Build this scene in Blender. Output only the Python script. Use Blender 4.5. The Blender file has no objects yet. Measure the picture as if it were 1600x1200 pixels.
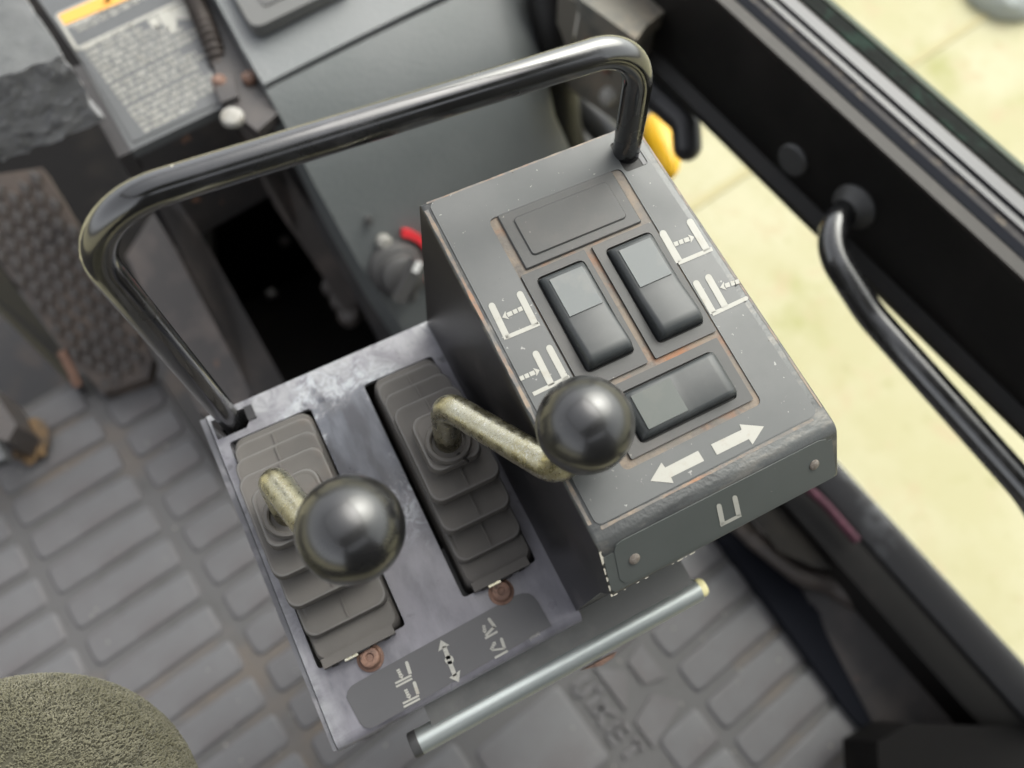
import bpy, bmesh, math, random
import numpy as np
from mathutils import Vector, Matrix, noise as mnoise
random.seed(7)
S = bpy.context.scene
COL = S.collection
PI = math.pi

# ------------------------------------------------------------------ camera
# all lengths below are millimetres (scaled to metres when a mesh is made);
# z = 0 is the top of the lever console's plate, x to its right, y away from the operator
MR = np.array([[0.88932794, -0.40039185, 0.22086688],
               [-0.45348602, -0.83427335, 0.31358955],
               [0.05870465, -0.379044, -0.92351471]])
FPX, CX, CY, CAMZ = 1202.0, 800.0, 600.0, 330.0
cam = bpy.data.cameras.new('camera')
cam_o = bpy.data.objects.new('camera', cam)
COL.objects.link(cam_o)
cx, cy, cz = MR[:, 0], -MR[:, 1], -MR[:, 2]
m4 = Matrix.Identity(4)
for i in range(3):
    m4[i][0], m4[i][1], m4[i][2] = cx[i], cy[i], cz[i]
m4[2][3] = CAMZ / 1000
cam_o.matrix_world = m4
cam.sensor_width = 36.0
cam.lens = 36.0 * FPX / 1600
cam.clip_start = 0.01
cam.clip_end = 200
cam.dof.use_dof = True
cam.dof.focus_distance = 0.272
cam.dof.aperture_fstop = 6.2
S.camera = cam_o

# ------------------------------------------------------------------ sky, sun, exposure
SUN_EL, SUN_AZ = 52, 60          # azimuth measured from +y towards +x
W = bpy.data.worlds.new('World')
S.world = W
W.use_nodes = True
nt = W.node_tree
bg = nt.nodes['Background']
sky = nt.nodes.new('ShaderNodeTexSky')
sky.sky_type = 'NISHITA'
sky.sun_disc = False
sky.sun_elevation = math.radians(SUN_EL)
sky.sun_rotation = math.radians(SUN_AZ)
sky.dust_density = 4.0
sky.air_density = 1.0
sky.ozone_density = 1.0
hs = nt.nodes.new('ShaderNodeHueSaturation')
hs.inputs['Saturation'].default_value = 0.16      # thin even cloud
nt.links.new(sky.outputs[0], hs.inputs['Color'])
nt.links.new(hs.outputs[0], bg.inputs[0])
bg.inputs[1].default_value = 0.15
sl = bpy.data.lights.new('sun', 'SUN')
sl.energy = 0.9
sl.angle = math.radians(60)
sl.color = (1.0, 0.95, 0.86)
so = bpy.data.objects.new('sun', sl)
COL.objects.link(so)
el, az = math.radians(SUN_EL), math.radians(SUN_AZ)
sd = Vector((math.sin(az) * math.cos(el), math.cos(az) * math.cos(el), math.sin(el)))
so.rotation_euler = sd.to_track_quat('Z', 'Y').to_euler()
so.location = (0, 0, 5)
S.view_settings.view_transform = 'Standard'
S.view_settings.look = 'None'
S.view_settings.exposure = 1.3
S.view_settings.gamma = 1
S.cycles.use_denoising = True
S.cycles.max_bounces = 8

# ------------------------------------------------------------------ points on real surfaces
def ray(px, py):
    return MR @ np.array([px - CX, py - CY, FPX])
def P(px, py, z):                     # point on the level plane at height z
    d = ray(px, py); t = (z - CAMZ) / d[2]
    return Vector((d[0] * t, d[1] * t, z))
def zdrop(top, z0, bot):              # height of bot if it hangs straight below top
    a = P(top[0], top[1], z0); d = ray(*bot); h2 = d[0] ** 2 + d[1] ** 2
    t = (a.x * d[0] + a.y * d[1]) / h2
    return CAMZ + d[2] * t
YAW = math.radians(10.146)            # the machine's own axes against the console's
MC, MS = math.cos(YAW), math.sin(YAW)
def Wm(x, y, z):                      # machine axes -> world
    return Vector((MC * x - MS * y, MS * x + MC * y, z))
def Mw(v):
    return Vector((MC * v[0] + MS * v[1], -MS * v[0] + MC * v[1], v[2]))
def PXm(px, py, x):                   # point on the machine's upright plane x = const
    d = ray(px, py); dx = MC * d[0] + MS * d[1]; t = x / dx
    return Vector((d[0] * t, d[1] * t, CAMZ + d[2] * t))
# the switch panel: slightly tilted plane
PO = Vector((56.7, 20.0, 88.3)); TIL = math.radians(4.69)
PV = Vector((0, math.cos(TIL), math.sin(TIL))); PN = Vector((0, -math.sin(TIL), math.cos(TIL)))
def PW(u, v, w=0.0):
    return PO + Vector((u, 0, 0)) + PV * v + PN * w
def PP(px, py, w=0.0):
    d = Vector(ray(px, py)); o = Vector((0, 0, CAMZ)); t = (PO + PN * w - o).dot(PN) / d.dot(PN)
    return o + d * t
# its front lip
LA, LB = Vector((0, 20.0, 88.3)), Vector((0, 6.0, 72.4))
LD = (LB - LA).normalized(); LN = Vector((0, LD.z, -LD.y)); LN = LN if LN.z > 0 else -LN
def PL(px, py, w=0.0):
    d = Vector(ray(px, py)); o = Vector((0, 0, CAMZ)); t = (LA + LN * w - o).dot(LN) / d.dot(LN)
    return o + d * t

# ------------------------------------------------------------------ materials
def nn_(t, k, **kw):
    n = t.nodes.new(k)
    for a, b in kw.items():
        setattr(n, a, b)
    return n
def mat(name, base, rough=0.5, metal=0.0, spots=(), bump=None, spec=0.5, rvar=None, coat=0.0, sheen=0.0):
    """spots: (colour, scale, lo, hi, detail, stretch) noise patches laid over the base colour"""
    m = bpy.data.materials.new(name); m.use_nodes = True
    t = m.node_tree; b = t.nodes['Principled BSDF']
    b.inputs['Roughness'].default_value = rough; b.inputs['Metallic'].default_value = metal
    b.inputs['Specular IOR Level'].default_value = spec
    b.inputs['Coat Weight'].default_value = coat
    b.inputs['Coat Roughness'].default_value = 0.08
    b.inputs['Sheen Weight'].default_value = sheen
    b.inputs['Base Color'].default_value = (*base, 1)
    tc = nn_(t, 'ShaderNodeTexCoord'); last = None
    for i, sp in enumerate(spots):
        c, sc, lo, hi = sp[:4]; det = sp[4] if len(sp) > 4 else 5.0; st = sp[5] if len(sp) > 5 else (1, 1, 1)
        mp = nn_(t, 'ShaderNodeMapping'); mp.inputs['Scale'].default_value = st
        mp.inputs['Location'].default_value = (i * 3.1, i * 1.7, i * 0.9)
        no = nn_(t, 'ShaderNodeTexNoise'); no.inputs['Scale'].default_value = sc; no.inputs['Detail'].default_value = det
        no.inputs['Roughness'].default_value = 0.62
        mr = nn_(t, 'ShaderNodeMapRange'); mr.inputs[1].default_value = lo; mr.inputs[2].default_value = hi
        mx = nn_(t, 'ShaderNodeMix', data_type='RGBA')
        t.links.new(tc.outputs['Object'], mp.inputs[0]); t.links.new(mp.outputs[0], no.inputs['Vector'])
        t.links.new(no.outputs[0], mr.inputs[0]); t.links.new(mr.outputs[0], mx.inputs[0])
        if last is None: mx.inputs[6].default_value = (*base, 1)
        else: t.links.new(last, mx.inputs[6])
        mx.inputs[7].default_value = (*c, 1)
        last = mx.outputs[2]
    if last is not None: t.links.new(last, b.inputs['Base Color'])
    if rvar:
        no = nn_(t, 'ShaderNodeTexNoise'); no.inputs['Scale'].default_value = rvar[0]; no.inputs['Detail'].default_value = 6
        mr = nn_(t, 'ShaderNodeMapRange'); mr.inputs[1].default_value = .35; mr.inputs[2].default_value = .65
        mr.inputs[3].default_value = rvar[1]; mr.inputs[4].default_value = rvar[2]
        t.links.new(tc.outputs['Object'], no.inputs['Vector']); t.links.new(no.outputs[0], mr.inputs[0])
        t.links.new(mr.outputs[0], b.inputs['Roughness'])
    if bump:
        no = nn_(t, 'ShaderNodeTexNoise'); no.inputs['Scale'].default_value = bump[0]; no.inputs['Detail'].default_value = 4
        bp = nn_(t, 'ShaderNodeBump'); bp.inputs['Strength'].default_value = bump[1]; bp.inputs['Distance'].default_value = bump[2]
        t.links.new(tc.outputs['Object'], no.inputs['Vector']); t.links.new(no.outputs[0], bp.inputs['Height'])
        t.links.new(bp.outputs[0], b.inputs['Normal'])
    return m
DUST = (.32, .31, .29)
M = {}
M['plate'] = mat('worn lilac grey steel paint', (0.1664, 0.1614, 0.1838), .33, spots=[((0.1009, 0.09886, 0.1141), 34, .46, .62, 8, (1.2, .5, 1)), ((0.237, 0.232, 0.2564), 26, .50, .66, 11, (1, .4, 1)), ((0.05044, 0.05044, 0.05803), 70, .62, .70, 9)], bump=(240, .12, .0006), rvar=(40, .24, .5))
M['plate_side'] = mat('scuffed side sheet', (0.098, 0.098, 0.1085), .45, spots=[((0.21, 0.203, 0.217), 60, .5, .65, 6)], bump=(200, .1, .0005))
M['black'] = mat('black satin paint', (.011, .0105, .012), .34, spots=[((.05, .045, .045), 30, .58, .74, 8)], bump=(500, .06, .0004))
M['worn'] = mat('rusty worn panel edge', (0.06545, 0.06842, 0.06842), .34, .25, spots=[((0.1428, 0.1339, 0.119), 120, .52, .68, 9, (.35, 1, 1)), ((0.1487, 0.08925, 0.05355), 55, .63, .73, 9, (.5, 1, 1)), ((0.0357, 0.03689, 0.03808), 70, .52, .66, 8, (.3, 1, 1))], bump=(700, .25, .0006))
M['decal'] = mat('grey panel decal', (0.06856, 0.07212, 0.07238), .46, spots=[((0.0857, 0.08887, 0.08885), 22, .45, .68, 8), ((0.2571, 0.2538, 0.2413), 430, .70, .74, 2), ((0.02857, 0.02308, 0.0206), 330, .745, .78, 2)], bump=(1500, .05, .0002), rvar=(18, .36, .52))
M['lip'] = mat('grey green lip decal', (0.06875, 0.0759, 0.0726), .42, spots=[((0.077, 0.0836, 0.0814), 30, .45, .7, 6), ((0.231, 0.22, 0.198), 380, .74, .775, 2)], bump=(1500, .05, .0002))
M['pdecal'] = mat('smooth lilac grey strip decal', (0.062, 0.06101, 0.06547), .42, spots=[((0.06944, 0.06845, 0.07242), 20, .4, .7, 5)], bump=(1500, .04, .0002))
M['print'] = mat('cream white print', (0.3505, 0.3435, 0.3085), .5, spots=[((0.3085, 0.2875, 0.2384), 160, .55, .7, 6), ((0.2103, 0.1963, 0.1753), 520, .72, .77, 2)])
M['bezel'] = mat('dark bezel plastic', (0.05104, 0.05104, 0.04988), .5, spots=[((0.0696, 0.06496, 0.0609), 40, .48, .72, 7), ((0.232, 0.2204, 0.1972), 420, .74, .775, 2)], bump=(1200, .08, .0003))
M['rocker'] = mat('charcoal rocker plastic', (0.02976, 0.03348, 0.03472), .4, spots=[((0.0434, 0.0465, 0.04712), 60, .48, .72, 6)], bump=(1600, .05, .0002))
M['lens'] = mat('smoky pale lens', (0.144, 0.1548, 0.1548), .5, spots=[((0.1764, 0.18, 0.1728), 90, .5, .7, 6)], spec=.35)
M['lens2'] = mat('smoky green lens', (0.0775, 0.0868, 0.0806), .45, spots=[((0.093, 0.0992, 0.0899), 90, .5, .7, 6)], spec=.4)
M['rubber'] = mat('dusty brown grey rubber', (0.08241, 0.07606, 0.06977), .66, spots=[((0.1008, 0.09223, 0.08395), 24, .40, .66, 5), ((0.1008, 0.07486, 0.05795), 16, .58, .76, 4), ((0.1221, 0.1138, 0.1064), 520, .735, .775, 2)], bump=(1500, .12, .0003))
M['rubberrim'] = mat('pale worn and highlit rubber edge', (0.1061, 0.1017, 0.09715), .66, spots=[((0.1297, 0.1233, 0.1168), 24, .40, .66, 5), ((0.1297, 0.1, 0.08065), 16, .58, .76, 4), ((0.1571, 0.1522, 0.1482), 520, .735, .775, 2)], bump=(1500, .12, .0003))  # lighter copy of the boot rubber: dust wear with the rim highlight painted in
M['ball'] = mat('glossy black ball plastic', (.0075, .0075, .008), .2, spots=[((.05, .045, .04), 300, .72, .78, 3)], rvar=(60, .26, .37), spec=.9, coat=.35)
M['zinc'] = mat('pitted yellow zinc steel', (.50, .48, .37), .30, 1.0, spots=[((.40, .36, .22), 45, .44, .66, 6), ((.62, .61, .54), 1400, .50, .68, 3), ((.24, .21, .13), 1700, .58, .66, 4)], bump=(2200, .25, .0003), rvar=(300, .2, .4))
M['rail'] = mat('black gloss rail paint', (.006, .0062, .0065), .16, spots=[((.03, .03, .032), 70, .5, .7, 8)], rvar=(45, .14, .3), bump=(130, .03, .0004), spec=1.0, coat=.85)
M['chip'] = mat('bare chipped metal', (.55, .52, .44), .5)
M['rivet'] = mat('dull brown rivet', (0.14, 0.119, 0.1015), .55, spots=[((0.21, 0.189, 0.168), 700, .5, .6, 4)])
M['rust'] = mat('rusty bolt steel', (0.143, 0.078, 0.05525), .6, spots=[((0.221, 0.1235, 0.0845), 200, .45, .6, 6), ((0.065, 0.039, 0.02925), 320, .55, .65, 5)], bump=(900, .4, .0005))
M['silver'] = mat('satin silver tube', (0.4179, 0.4538, 0.4491), .42, .75, spots=[((0.5075, 0.5415, 0.5226), 30, .45, .65, 5, (.3, 3, 3))], bump=(300, .05, .0003))
M['cream'] = mat('pale yellow plastic plug', (.72, .66, .36), .5)
M['shelf'] = mat('dull grey shelf steel', (0.07125, 0.07275, 0.07125), .48, spots=[((0.1125, 0.1125, 0.1087), 35, .5, .7, 7)], bump=(300, .08, .0004))
M['mat'] = mat('dusty grey floor rubber', (0.1135, 0.1136, 0.1185), .55, spots=[((0.09009, 0.08243, 0.08506), 7, .40, .64, 6), ((0.1268, 0.1264, 0.1312), 16, .52, .75, 8), ((0.1335, 0.09808, 0.06974), 4.5, .58, .72, 6)], bump=(260, .15, .0008))
M['matbase'] = mat('grimy floor rubber groove', (0.08516, 0.08284, 0.08424), .6, spots=[((0.1431, 0.1071, 0.07497), 5, .55, .76, 4), ((0.06812, 0.06626, 0.06568), 22, .5, .7, 6)])
M['floor'] = mat('dark cab floor steel', (.022, .021, .022), .6, spots=[((.06, .045, .035), 9, .52, .7, 6)])
M['steel'] = mat('dark brown grey painted steel', (0.0312, 0.02886, 0.02964), .45, spots=[((0.0702, 0.05928, 0.0546), 14, .48, .7, 7), ((0.312, 0.156, 0.0936), 26, .66, .74, 7)], bump=(220, .1, .0006))
M['steelhi'] = mat('worn bronze flange paint', (0.069, 0.06095, 0.0575), .42, spots=[((0.1265, 0.1035, 0.092), 24, .5, .7, 7), ((0.299, 0.1495, 0.0805), 30, .66, .74, 7)], bump=(220, .1, .0006))
M['labelplate'] = mat('grey label plate paint', (0.081, 0.084, 0.087), .45, spots=[((0.102, 0.105, 0.108), 14, .45, .7, 6)])
M['orange'] = mat('orange warning print', (0.7225, 0.34, 0.051), .5)
M['foam'] = mat('crumbled grey foam', (0.1871, 0.1871, 0.1912), .9, spots=[((0.2381, 0.2381, 0.2439), 40, .45, .65, 8), ((0.07938, 0.07938, 0.08316), 70, .58, .70, 6)], bump=(150, .9, .003))
M['foamtop'] = mat('pale grey textured skin', (0.0972, 0.1008, 0.1008), .7, spots=[((0.1224, 0.1242, 0.126), 20, .45, .65, 8)], bump=(120, .5, .0016))
M['plastic'] = mat('grey green grained plastic', (0.1034, 0.1127, 0.1122), .5, spots=[((0.1268, 0.1331, 0.134), 9, .4, .7, 5)], bump=(420, .5, .0011))
M['plastic2'] = mat('lighter grained plastic cover', (0.1405, 0.1495, 0.1525), .48, spots=[((0.1644, 0.1704, 0.1734), 9, .4, .7, 5)], bump=(420, .5, .0011))
M['bezel2'] = mat('grey display surround', (0.095, 0.095, 0.0925), .5)
M['knob'] = mat('grey dial plastic', (0.068, 0.0664, 0.0656), .45)
M['red'] = mat('red dial arc', (.75, .035, .045), .5)
M['whitep'] = mat('white pointer paint', (.8, .8, .78), .4)
M['boltw'] = mat('pale bolt head', (0.2976, 0.288, 0.264), .5, spots=[((0.2016, 0.1824, 0.1536), 120, .5, .7, 5)])
M['hose'] = mat('ribbed brown hose', (0.035, 0.0266, 0.0224), .6, spots=[((0.07, 0.056, 0.049), 60, .5, .7, 5)])
M['cast'] = mat('weathered cast metal', (0.16, 0.148, 0.124), .55, .2, spots=[((0.24, 0.2, 0.152), 20, .48, .66, 7), ((0.096, 0.1, 0.092), 30, .5, .66, 6)], bump=(200, .25, .001))
M['pedal'] = mat('dusty pedal rubber', (0.08593, 0.07172, 0.06448), .7, spots=[((0.172, 0.1291, 0.09952), 11, .45, .68, 6), ((0.05057, 0.0459, 0.04741), 20, .55, .7, 5)], bump=(300, .2, .0006))
M['pedalstud'] = mat('worn dark pedal studs', (0.066, 0.06, 0.0576), .65, spots=[((0.144, 0.12, 0.102), 16, .5, .7, 5)])
M['beam'] = mat('black door paint', (.0045, .004, .0036), .5, spots=[((.014, .012, .011), 9, .50, .7, 7)], spec=.36)
M['trim'] = mat('brown grey worn trim', (0.02835, 0.02495, 0.02268), .5, spots=[((0.04158, 0.03591, 0.03251), 30, .48, .66, 6)], spec=.25)
M['navy'] = mat('navy black rubber', (.010, .011, .015), .85, spec=.08)
M['gasket'] = mat('gritty grey gasket', (0.045, 0.042, 0.0435), .7, spots=[((0.105, 0.09, 0.075), 110, .52, .62, 6), ((0.0375, 0.03375, 0.03375), 90, .55, .65, 6)], spec=.2)
M['lilac'] = mat('pale lilac window channel', (0.03478, 0.03478, 0.04196), .35, spots=[((0.04092, 0.03887, 0.04501), 25, .5, .7, 5)])
M['seal'] = mat('mossy black window seal', (.006, .008, .007), .7, spots=[((.012, .026, .019), 50, .5, .62, 7)], bump=(150, .5, .002), spec=.08)
M['edge'] = mat('pale green glass edge', (0.0968, 0.11, 0.088), .75, spec=.15)
M['plug'] = mat('dark grey plug plastic', (.05, .05, .05), .45)
M['yellow'] = mat('yellow latch plastic', (.85, .48, .01), .4)
M['lever'] = mat('black latch plastic', (.02, .02, .022), .3)
M['magenta'] = mat('magenta cable sleeve', (0.039, 0.0066, 0.0165), .8, spots=[((0.066, 0.015, 0.03), 140, .5, .6, 4)])
M['curve'] = mat('brown grey bracket paint', (.06, .05, .045), .45, spots=[((.11, .085, .065), 14, .5, .7, 6)])
M['sillgrey'] = mat('scuffed dark sill paint', (.022, .022, .024), .38, spots=[((.12, .125, .135), 9, .60, .74, 7)], spec=.4)
M['fabric'] = mat('olive looped fabric backing', (0.04553, 0.04284, 0.02678), .9)
M['pile'] = mat('olive looped fabric pile', (0.1138, 0.107, 0.06555), .85, spots=[((0.1483, 0.1397, 0.09315), 60, .45, .6, 4), ((0.08276, 0.07841, 0.04948), 120, .52, .66, 4)], sheen=.2)
M['mud'] = mat('dried ochre mud', (0.165, 0.1045, 0.051), .9, spots=[((0.088, 0.066, 0.048), 40, .5, .65, 6)], bump=(120, .8, .003))
M['ground'] = mat('pale yellow concrete', (0.3541, 0.3295, 0.1953), .85, spots=[((0.3955, 0.37, 0.2478), 2.2, .42, .60, 7), ((0.2759, 0.2707, 0.1143), 3.6, .54, .68, 7), ((0.3679, 0.3069, 0.1906), 12, .55, .7, 6), ((0.3035, 0.2888, 0.1525), 30, .58, .7, 6)], bump=(9, .1, .01))
M['joint'] = mat('dirty joint filler', (.36, .32, .18), .9)
M['pit'] = mat('unlit opening and cover black', (.0035, .003, .003), .7, spots=[((.012, .010, .008), 12, .55, .7, 5)], spec=.15)  # darkness of the openings put into the colour; also the black cover
M['slotrust'] = mat('rusty tan slot steel', (0.133, 0.1155, 0.098), .6, spots=[((0.189, 0.147, 0.1085), 90, .45, .6, 8), ((0.252, 0.105, 0.042), 26, .56, .68, 7), ((0.077, 0.07, 0.063), 120, .56, .68, 6)], bump=(700, .3, .0006))
M['edgerust'] = mat('chipped rusty panel rim', (0.1275, 0.1162, 0.105), .5, spots=[((0.225, 0.1688, 0.12), 150, .46, .6, 8), ((0.27, 0.1275, 0.06), 40, .52, .66, 8), ((0.09, 0.09375, 0.09375), 60, .54, .66, 7)], bump=(800, .3, .0005))
M['stone'] = mat('grey stone', (.33, .35, .34), .8)
M['roof'] = mat('dark cab roof lining', (.035, .034, .034), .8)
def plate_dust():                     # a dark worn patch behind the levers, crusted white at its rim, and pale scuffs along the back and left edges
    t = M['plate'].node_tree; b = t.nodes['Principled BSDF']; src = b.inputs['Base Color'].links[0].from_socket
    tc = nn_(t, 'ShaderNodeTexCoord'); sp = nn_(t, 'ShaderNodeSeparateXYZ'); t.links.new(tc.outputs['Object'], sp.inputs[0])
    def mth(op, a, c):
        n = nn_(t, 'ShaderNodeMath', operation=op)
        for k, v in enumerate((a, c)):
            if isinstance(v, (int, float)): n.inputs[k].default_value = v
            else: t.links.new(v, n.inputs[k])
        return n.outputs[0]
    def rng(v, a, c):
        n = nn_(t, 'ShaderNodeMapRange'); n.inputs[1].default_value = a; n.inputs[2].default_value = c; t.links.new(v, n.inputs[0]); return n.outputs[0]
    def noi(sc, det, dis):
        n = nn_(t, 'ShaderNodeTexNoise'); n.inputs['Scale'].default_value = sc; n.inputs['Detail'].default_value = det; n.inputs['Roughness'].default_value = .68
        n.inputs['Distortion'].default_value = dis; t.links.new(tc.outputs['Object'], n.inputs['Vector']); return n.outputs[0]
    def mix(fac, a, col):
        n = nn_(t, 'ShaderNodeMix', data_type='RGBA'); t.links.new(fac, n.inputs[0]); t.links.new(a, n.inputs[6]); n.inputs[7].default_value = (*col, 1); return n.outputs[2]
    x, y = sp.outputs[0], sp.outputs[1]
    ex = mth('MULTIPLY', mth('SUBTRACT', x, .004), 48.0); ey = mth('MULTIPLY', mth('SUBTRACT', y, .116), 30.0)
    d = mth('SQRT', mth('ADD', mth('MULTIPLY', ex, ex), mth('MULTIPLY', ey, ey)), 0)
    d = mth('ADD', d, mth('MULTIPLY', mth('SUBTRACT', noi(55, 9, .8), .5), 1.9))
    mpn = nn_(t, 'ShaderNodeMapping'); mpn.inputs['Scale'].default_value = (1.6, .5, 1); t.links.new(tc.outputs['Object'], mpn.inputs[0])
    sn = nn_(t, 'ShaderNodeTexNoise'); sn.inputs['Scale'].default_value = 60; sn.inputs['Detail'].default_value = 7; t.links.new(mpn.outputs[0], sn.inputs['Vector'])
    inner = nn_(t, 'ShaderNodeMix', data_type='RGBA'); t.links.new(rng(sn.outputs[0], .42, .68), inner.inputs[0])
    inner.inputs[6].default_value = (.032, .034, .046, 1); inner.inputs[7].default_value = (.12, .13, .158, 1)
    pm_ = nn_(t, 'ShaderNodeMix', data_type='RGBA'); t.links.new(rng(d, 1.02, .74), pm_.inputs[0]); t.links.new(src, pm_.inputs[6]); t.links.new(inner.outputs[2], pm_.inputs[7])
    c = pm_.outputs[2]
    rim = mth('MULTIPLY', rng(d, .80, 1.0), rng(d, 1.55, 1.10)); rim = mth('MULTIPLY', rim, rng(noi(150, 8, 1.8), .44, .56))
    c = mix(rim, c, (.34, .36, .385))
    e = mth('MAXIMUM', rng(y, .132, .158), rng(x, -.043, -.053)); e = mth('MULTIPLY', e, rng(noi(70, 10, 1.2), .40, .62))
    c = mix(e, c, (.30, .305, .315))
    t.links.new(c, b.inputs['Base Color'])
plate_dust()
def glass(name, tint, k):
    m = bpy.data.materials.new(name); m.use_nodes = True; t = m.node_tree
    t.nodes.remove(t.nodes['Principled BSDF'])
    tr = nn_(t, 'ShaderNodeBsdfTransparent'); tr.inputs[0].default_value = (*tint, 1)
    gl = nn_(t, 'ShaderNodeBsdfGlossy'); gl.inputs['Roughness'].default_value = .03
    lw = nn_(t, 'ShaderNodeLayerWeight'); lw.inputs[0].default_value = .5; pw = nn_(t, 'ShaderNodeMath', operation='POWER'); pw.inputs[1].default_value = 5
    fr = nn_(t, 'ShaderNodeMath', operation='MULTIPLY_ADD'); fr.inputs[1].default_value = .9; fr.inputs[2].default_value = .04; t.links.new(lw.outputs['Facing'], pw.inputs[0]); t.links.new(pw.outputs[0], fr.inputs[0])
    ml = nn_(t, 'ShaderNodeMath', operation='MULTIPLY'); ml.inputs[1].default_value = k
    mx = nn_(t, 'ShaderNodeMixShader')
    t.links.new(fr.outputs[0], ml.inputs[0]); t.links.new(ml.outputs[0], mx.inputs[0])
    t.links.new(tr.outputs[0], mx.inputs[1]); t.links.new(gl.outputs[0], mx.inputs[2])
    t.links.new(mx.outputs[0], t.nodes['Material Output'].inputs[0])
    return m
M['glass'] = glass('window glass', (.98, .99, .97), .5)

# ------------------------------------------------------------------ object helpers
def tag(o, label=None, cat=None, group=None, kind=None):
    if label: o['label'] = label
    if cat: o['category'] = cat
    if group: o['group'] = group
    if kind: o['kind'] = kind
    return o
def thing(name, loc, label, cat, group=None):
    o = bpy.data.objects.new(name, None); COL.objects.link(o)
    o.location = Vector(loc) / 1000; o.empty_display_size = .02
    return tag(o, label, cat, group)
def wloc(o):
    v = Vector((0, 0, 0))
    while o: v += o.location; o = o.parent
    return v
def mesh(name, bm, m, smooth=None):
    for v in bm.verts: v.co /= 1000
    bmesh.ops.recalc_face_normals(bm, faces=bm.faces) if len(bm.faces) else None
    me = bpy.data.meshes.new(name); bm.to_mesh(me); bm.free()
    for k in (m if isinstance(m, (list, tuple)) else [m]): me.materials.append(M[k])
    if smooth:
        for p in me.polygons: p.use_smooth = True
        try: me.set_sharp_from_angle(angle=math.radians(smooth))
        except Exception: pass
    return me
def obj(name, bm, m, parent=None, smooth=40, bevel=0, seg=3, base=None):
    if bevel:
        es = [e for e in bm.edges if len(e.link_faces) == 2 and e.calc_face_angle(0) > .5]
        bmesh.ops.bevel(bm, geom=es, offset=bevel, segments=seg, affect='EDGES', profile=.5, clamp_overlap=True)
    if parent is None:
        if base is None:
            cs = [v.co for v in bm.verts]; n = len(cs)
            base = Vector((sum(c.x for c in cs) / n, sum(c.y for c in cs) / n, min(c.z for c in cs)))
        base = Vector(base)
        for v in bm.verts: v.co -= base
    o = bpy.data.objects.new(name, mesh(name, bm, m, smooth)); COL.objects.link(o)
    if parent is None: o.location = base / 1000
    else:
        o.parent = parent; o.location = -wloc(parent)
    return o
def B(): return bmesh.new()
def poly(bm, pts, mi=0):
    f = bm.faces.new([bm.verts.new(p) for p in pts]); f.material_index = mi; return f
def prism(bm, top, off, mi=0):
    """closed solid: polygon top moved by off"""
    off = Vector(off); a = [bm.verts.new(p) for p in top]; b = [bm.verts.new(Vector(p) + off) for p in top]; n = len(a)
    fs = [bm.faces.new(a), bm.faces.new(b[::-1])]
    for i in range(n): fs.append(bm.faces.new((a[i], b[i], b[(i + 1) % n], a[(i + 1) % n])))
    for f in fs: f.material_index = mi
    return bm
def box(bm, x0, x1, y0, y1, z0, z1, f=None):
    f = f or (lambda x, y, z: Vector((x, y, z)))
    return prism(bm, [f(x0, y0, z1), f(x1, y0, z1), f(x1, y1, z1), f(x0, y1, z1)], f(x0, y0, z0) - f(x0, y0, z1))
def rrect(x0, x1, y0, y1, r, n=5):
    r = min(r, (x1 - x0) / 2 - .01, (y1 - y0) / 2 - .01); out = []
    for cx_, cy_, a in ((x1 - r, y1 - r, 0), (x0 + r, y1 - r, 90), (x0 + r, y0 + r, 180), (x1 - r, y0 + r, 270)):
        for i in range(n + 1):
            t = math.radians(a + 90 * i / n); out.append((cx_ + r * math.cos(t), cy_ + r * math.sin(t)))
    return out
def loft(bm, rings, cap0=True, cap1=True, mi=0, bands=()):
    rv = [[bm.verts.new(p) for p in r] for r in rings]; n = len(rv[0])
    for k, (a, b) in enumerate(zip(rv, rv[1:])):
        for i in range(n):
            f = bm.faces.new((a[i], a[(i + 1) % n], b[(i + 1) % n], b[i])); f.material_index = 1 if k in bands else mi
    if cap0: bm.faces.new(rv[0][::-1]).material_index = mi
    if cap1: bm.faces.new(rv[-1]).material_index = mi
def fillet(pts, rads, n=8):
    pts = [Vector(p) for p in pts]; out = [pts[0]]
    for i in range(1, len(pts) - 1):
        a, b, c = pts[i - 1], pts[i], pts[i + 1]; r = rads[i - 1] if isinstance(rads, (list, tuple)) else rads
        d1, d2 = (a - b).normalized(), (c - b).normalized()
        th = d1.angle(d2); k = min(r / math.tan(th / 2), (a - b).length * .95, (c - b).length * .95); r2 = k * math.tan(th / 2)
        cen = b + (d1 + d2).normalized() * (r2 / math.sin(th / 2)); p0, p1 = b + d1 * k, b + d2 * k
        v0, v1 = p0 - cen, p1 - cen; om = v0.angle(v1)
        for j in range(n + 1):
            t = j / n
            out.append(cen + (v0 * math.sin((1 - t) * om) + v1 * math.sin(t * om)) / math.sin(om))
    out.append(pts[-1]); return out
def tube(bm, path, r, n=20, ends=True):
    path = [Vector(p) for p in path]; rings = []; up = None
    for i, p in enumerate(path):
        t = (path[min(i + 1, len(path) - 1)] - path[max(i - 1, 0)]).normalized()
        if up is None: up = t.orthogonal().normalized()
        up = (up - t * up.dot(t)).normalized(); s = t.cross(up)
        rr = r(i / (len(path) - 1)) if callable(r) else r
        rings.append([p + (up * math.cos(2 * PI * k / n) + s * math.sin(2 * PI * k / n)) * rr for k in range(n)])
    loft(bm, rings, ends, ends)
def lathe(bm, prof, o, ax=(0, 0, 1), n=24):
    ax = Vector(ax).normalized(); e = ax.orthogonal().normalized(); s = ax.cross(e); o = Vector(o)
    loft(bm, [[o + ax * h + (e * math.cos(2 * PI * k / n) + s * math.sin(2 * PI * k / n)) * max(r, .01) for k in range(n)] for r, h in prof])
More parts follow.
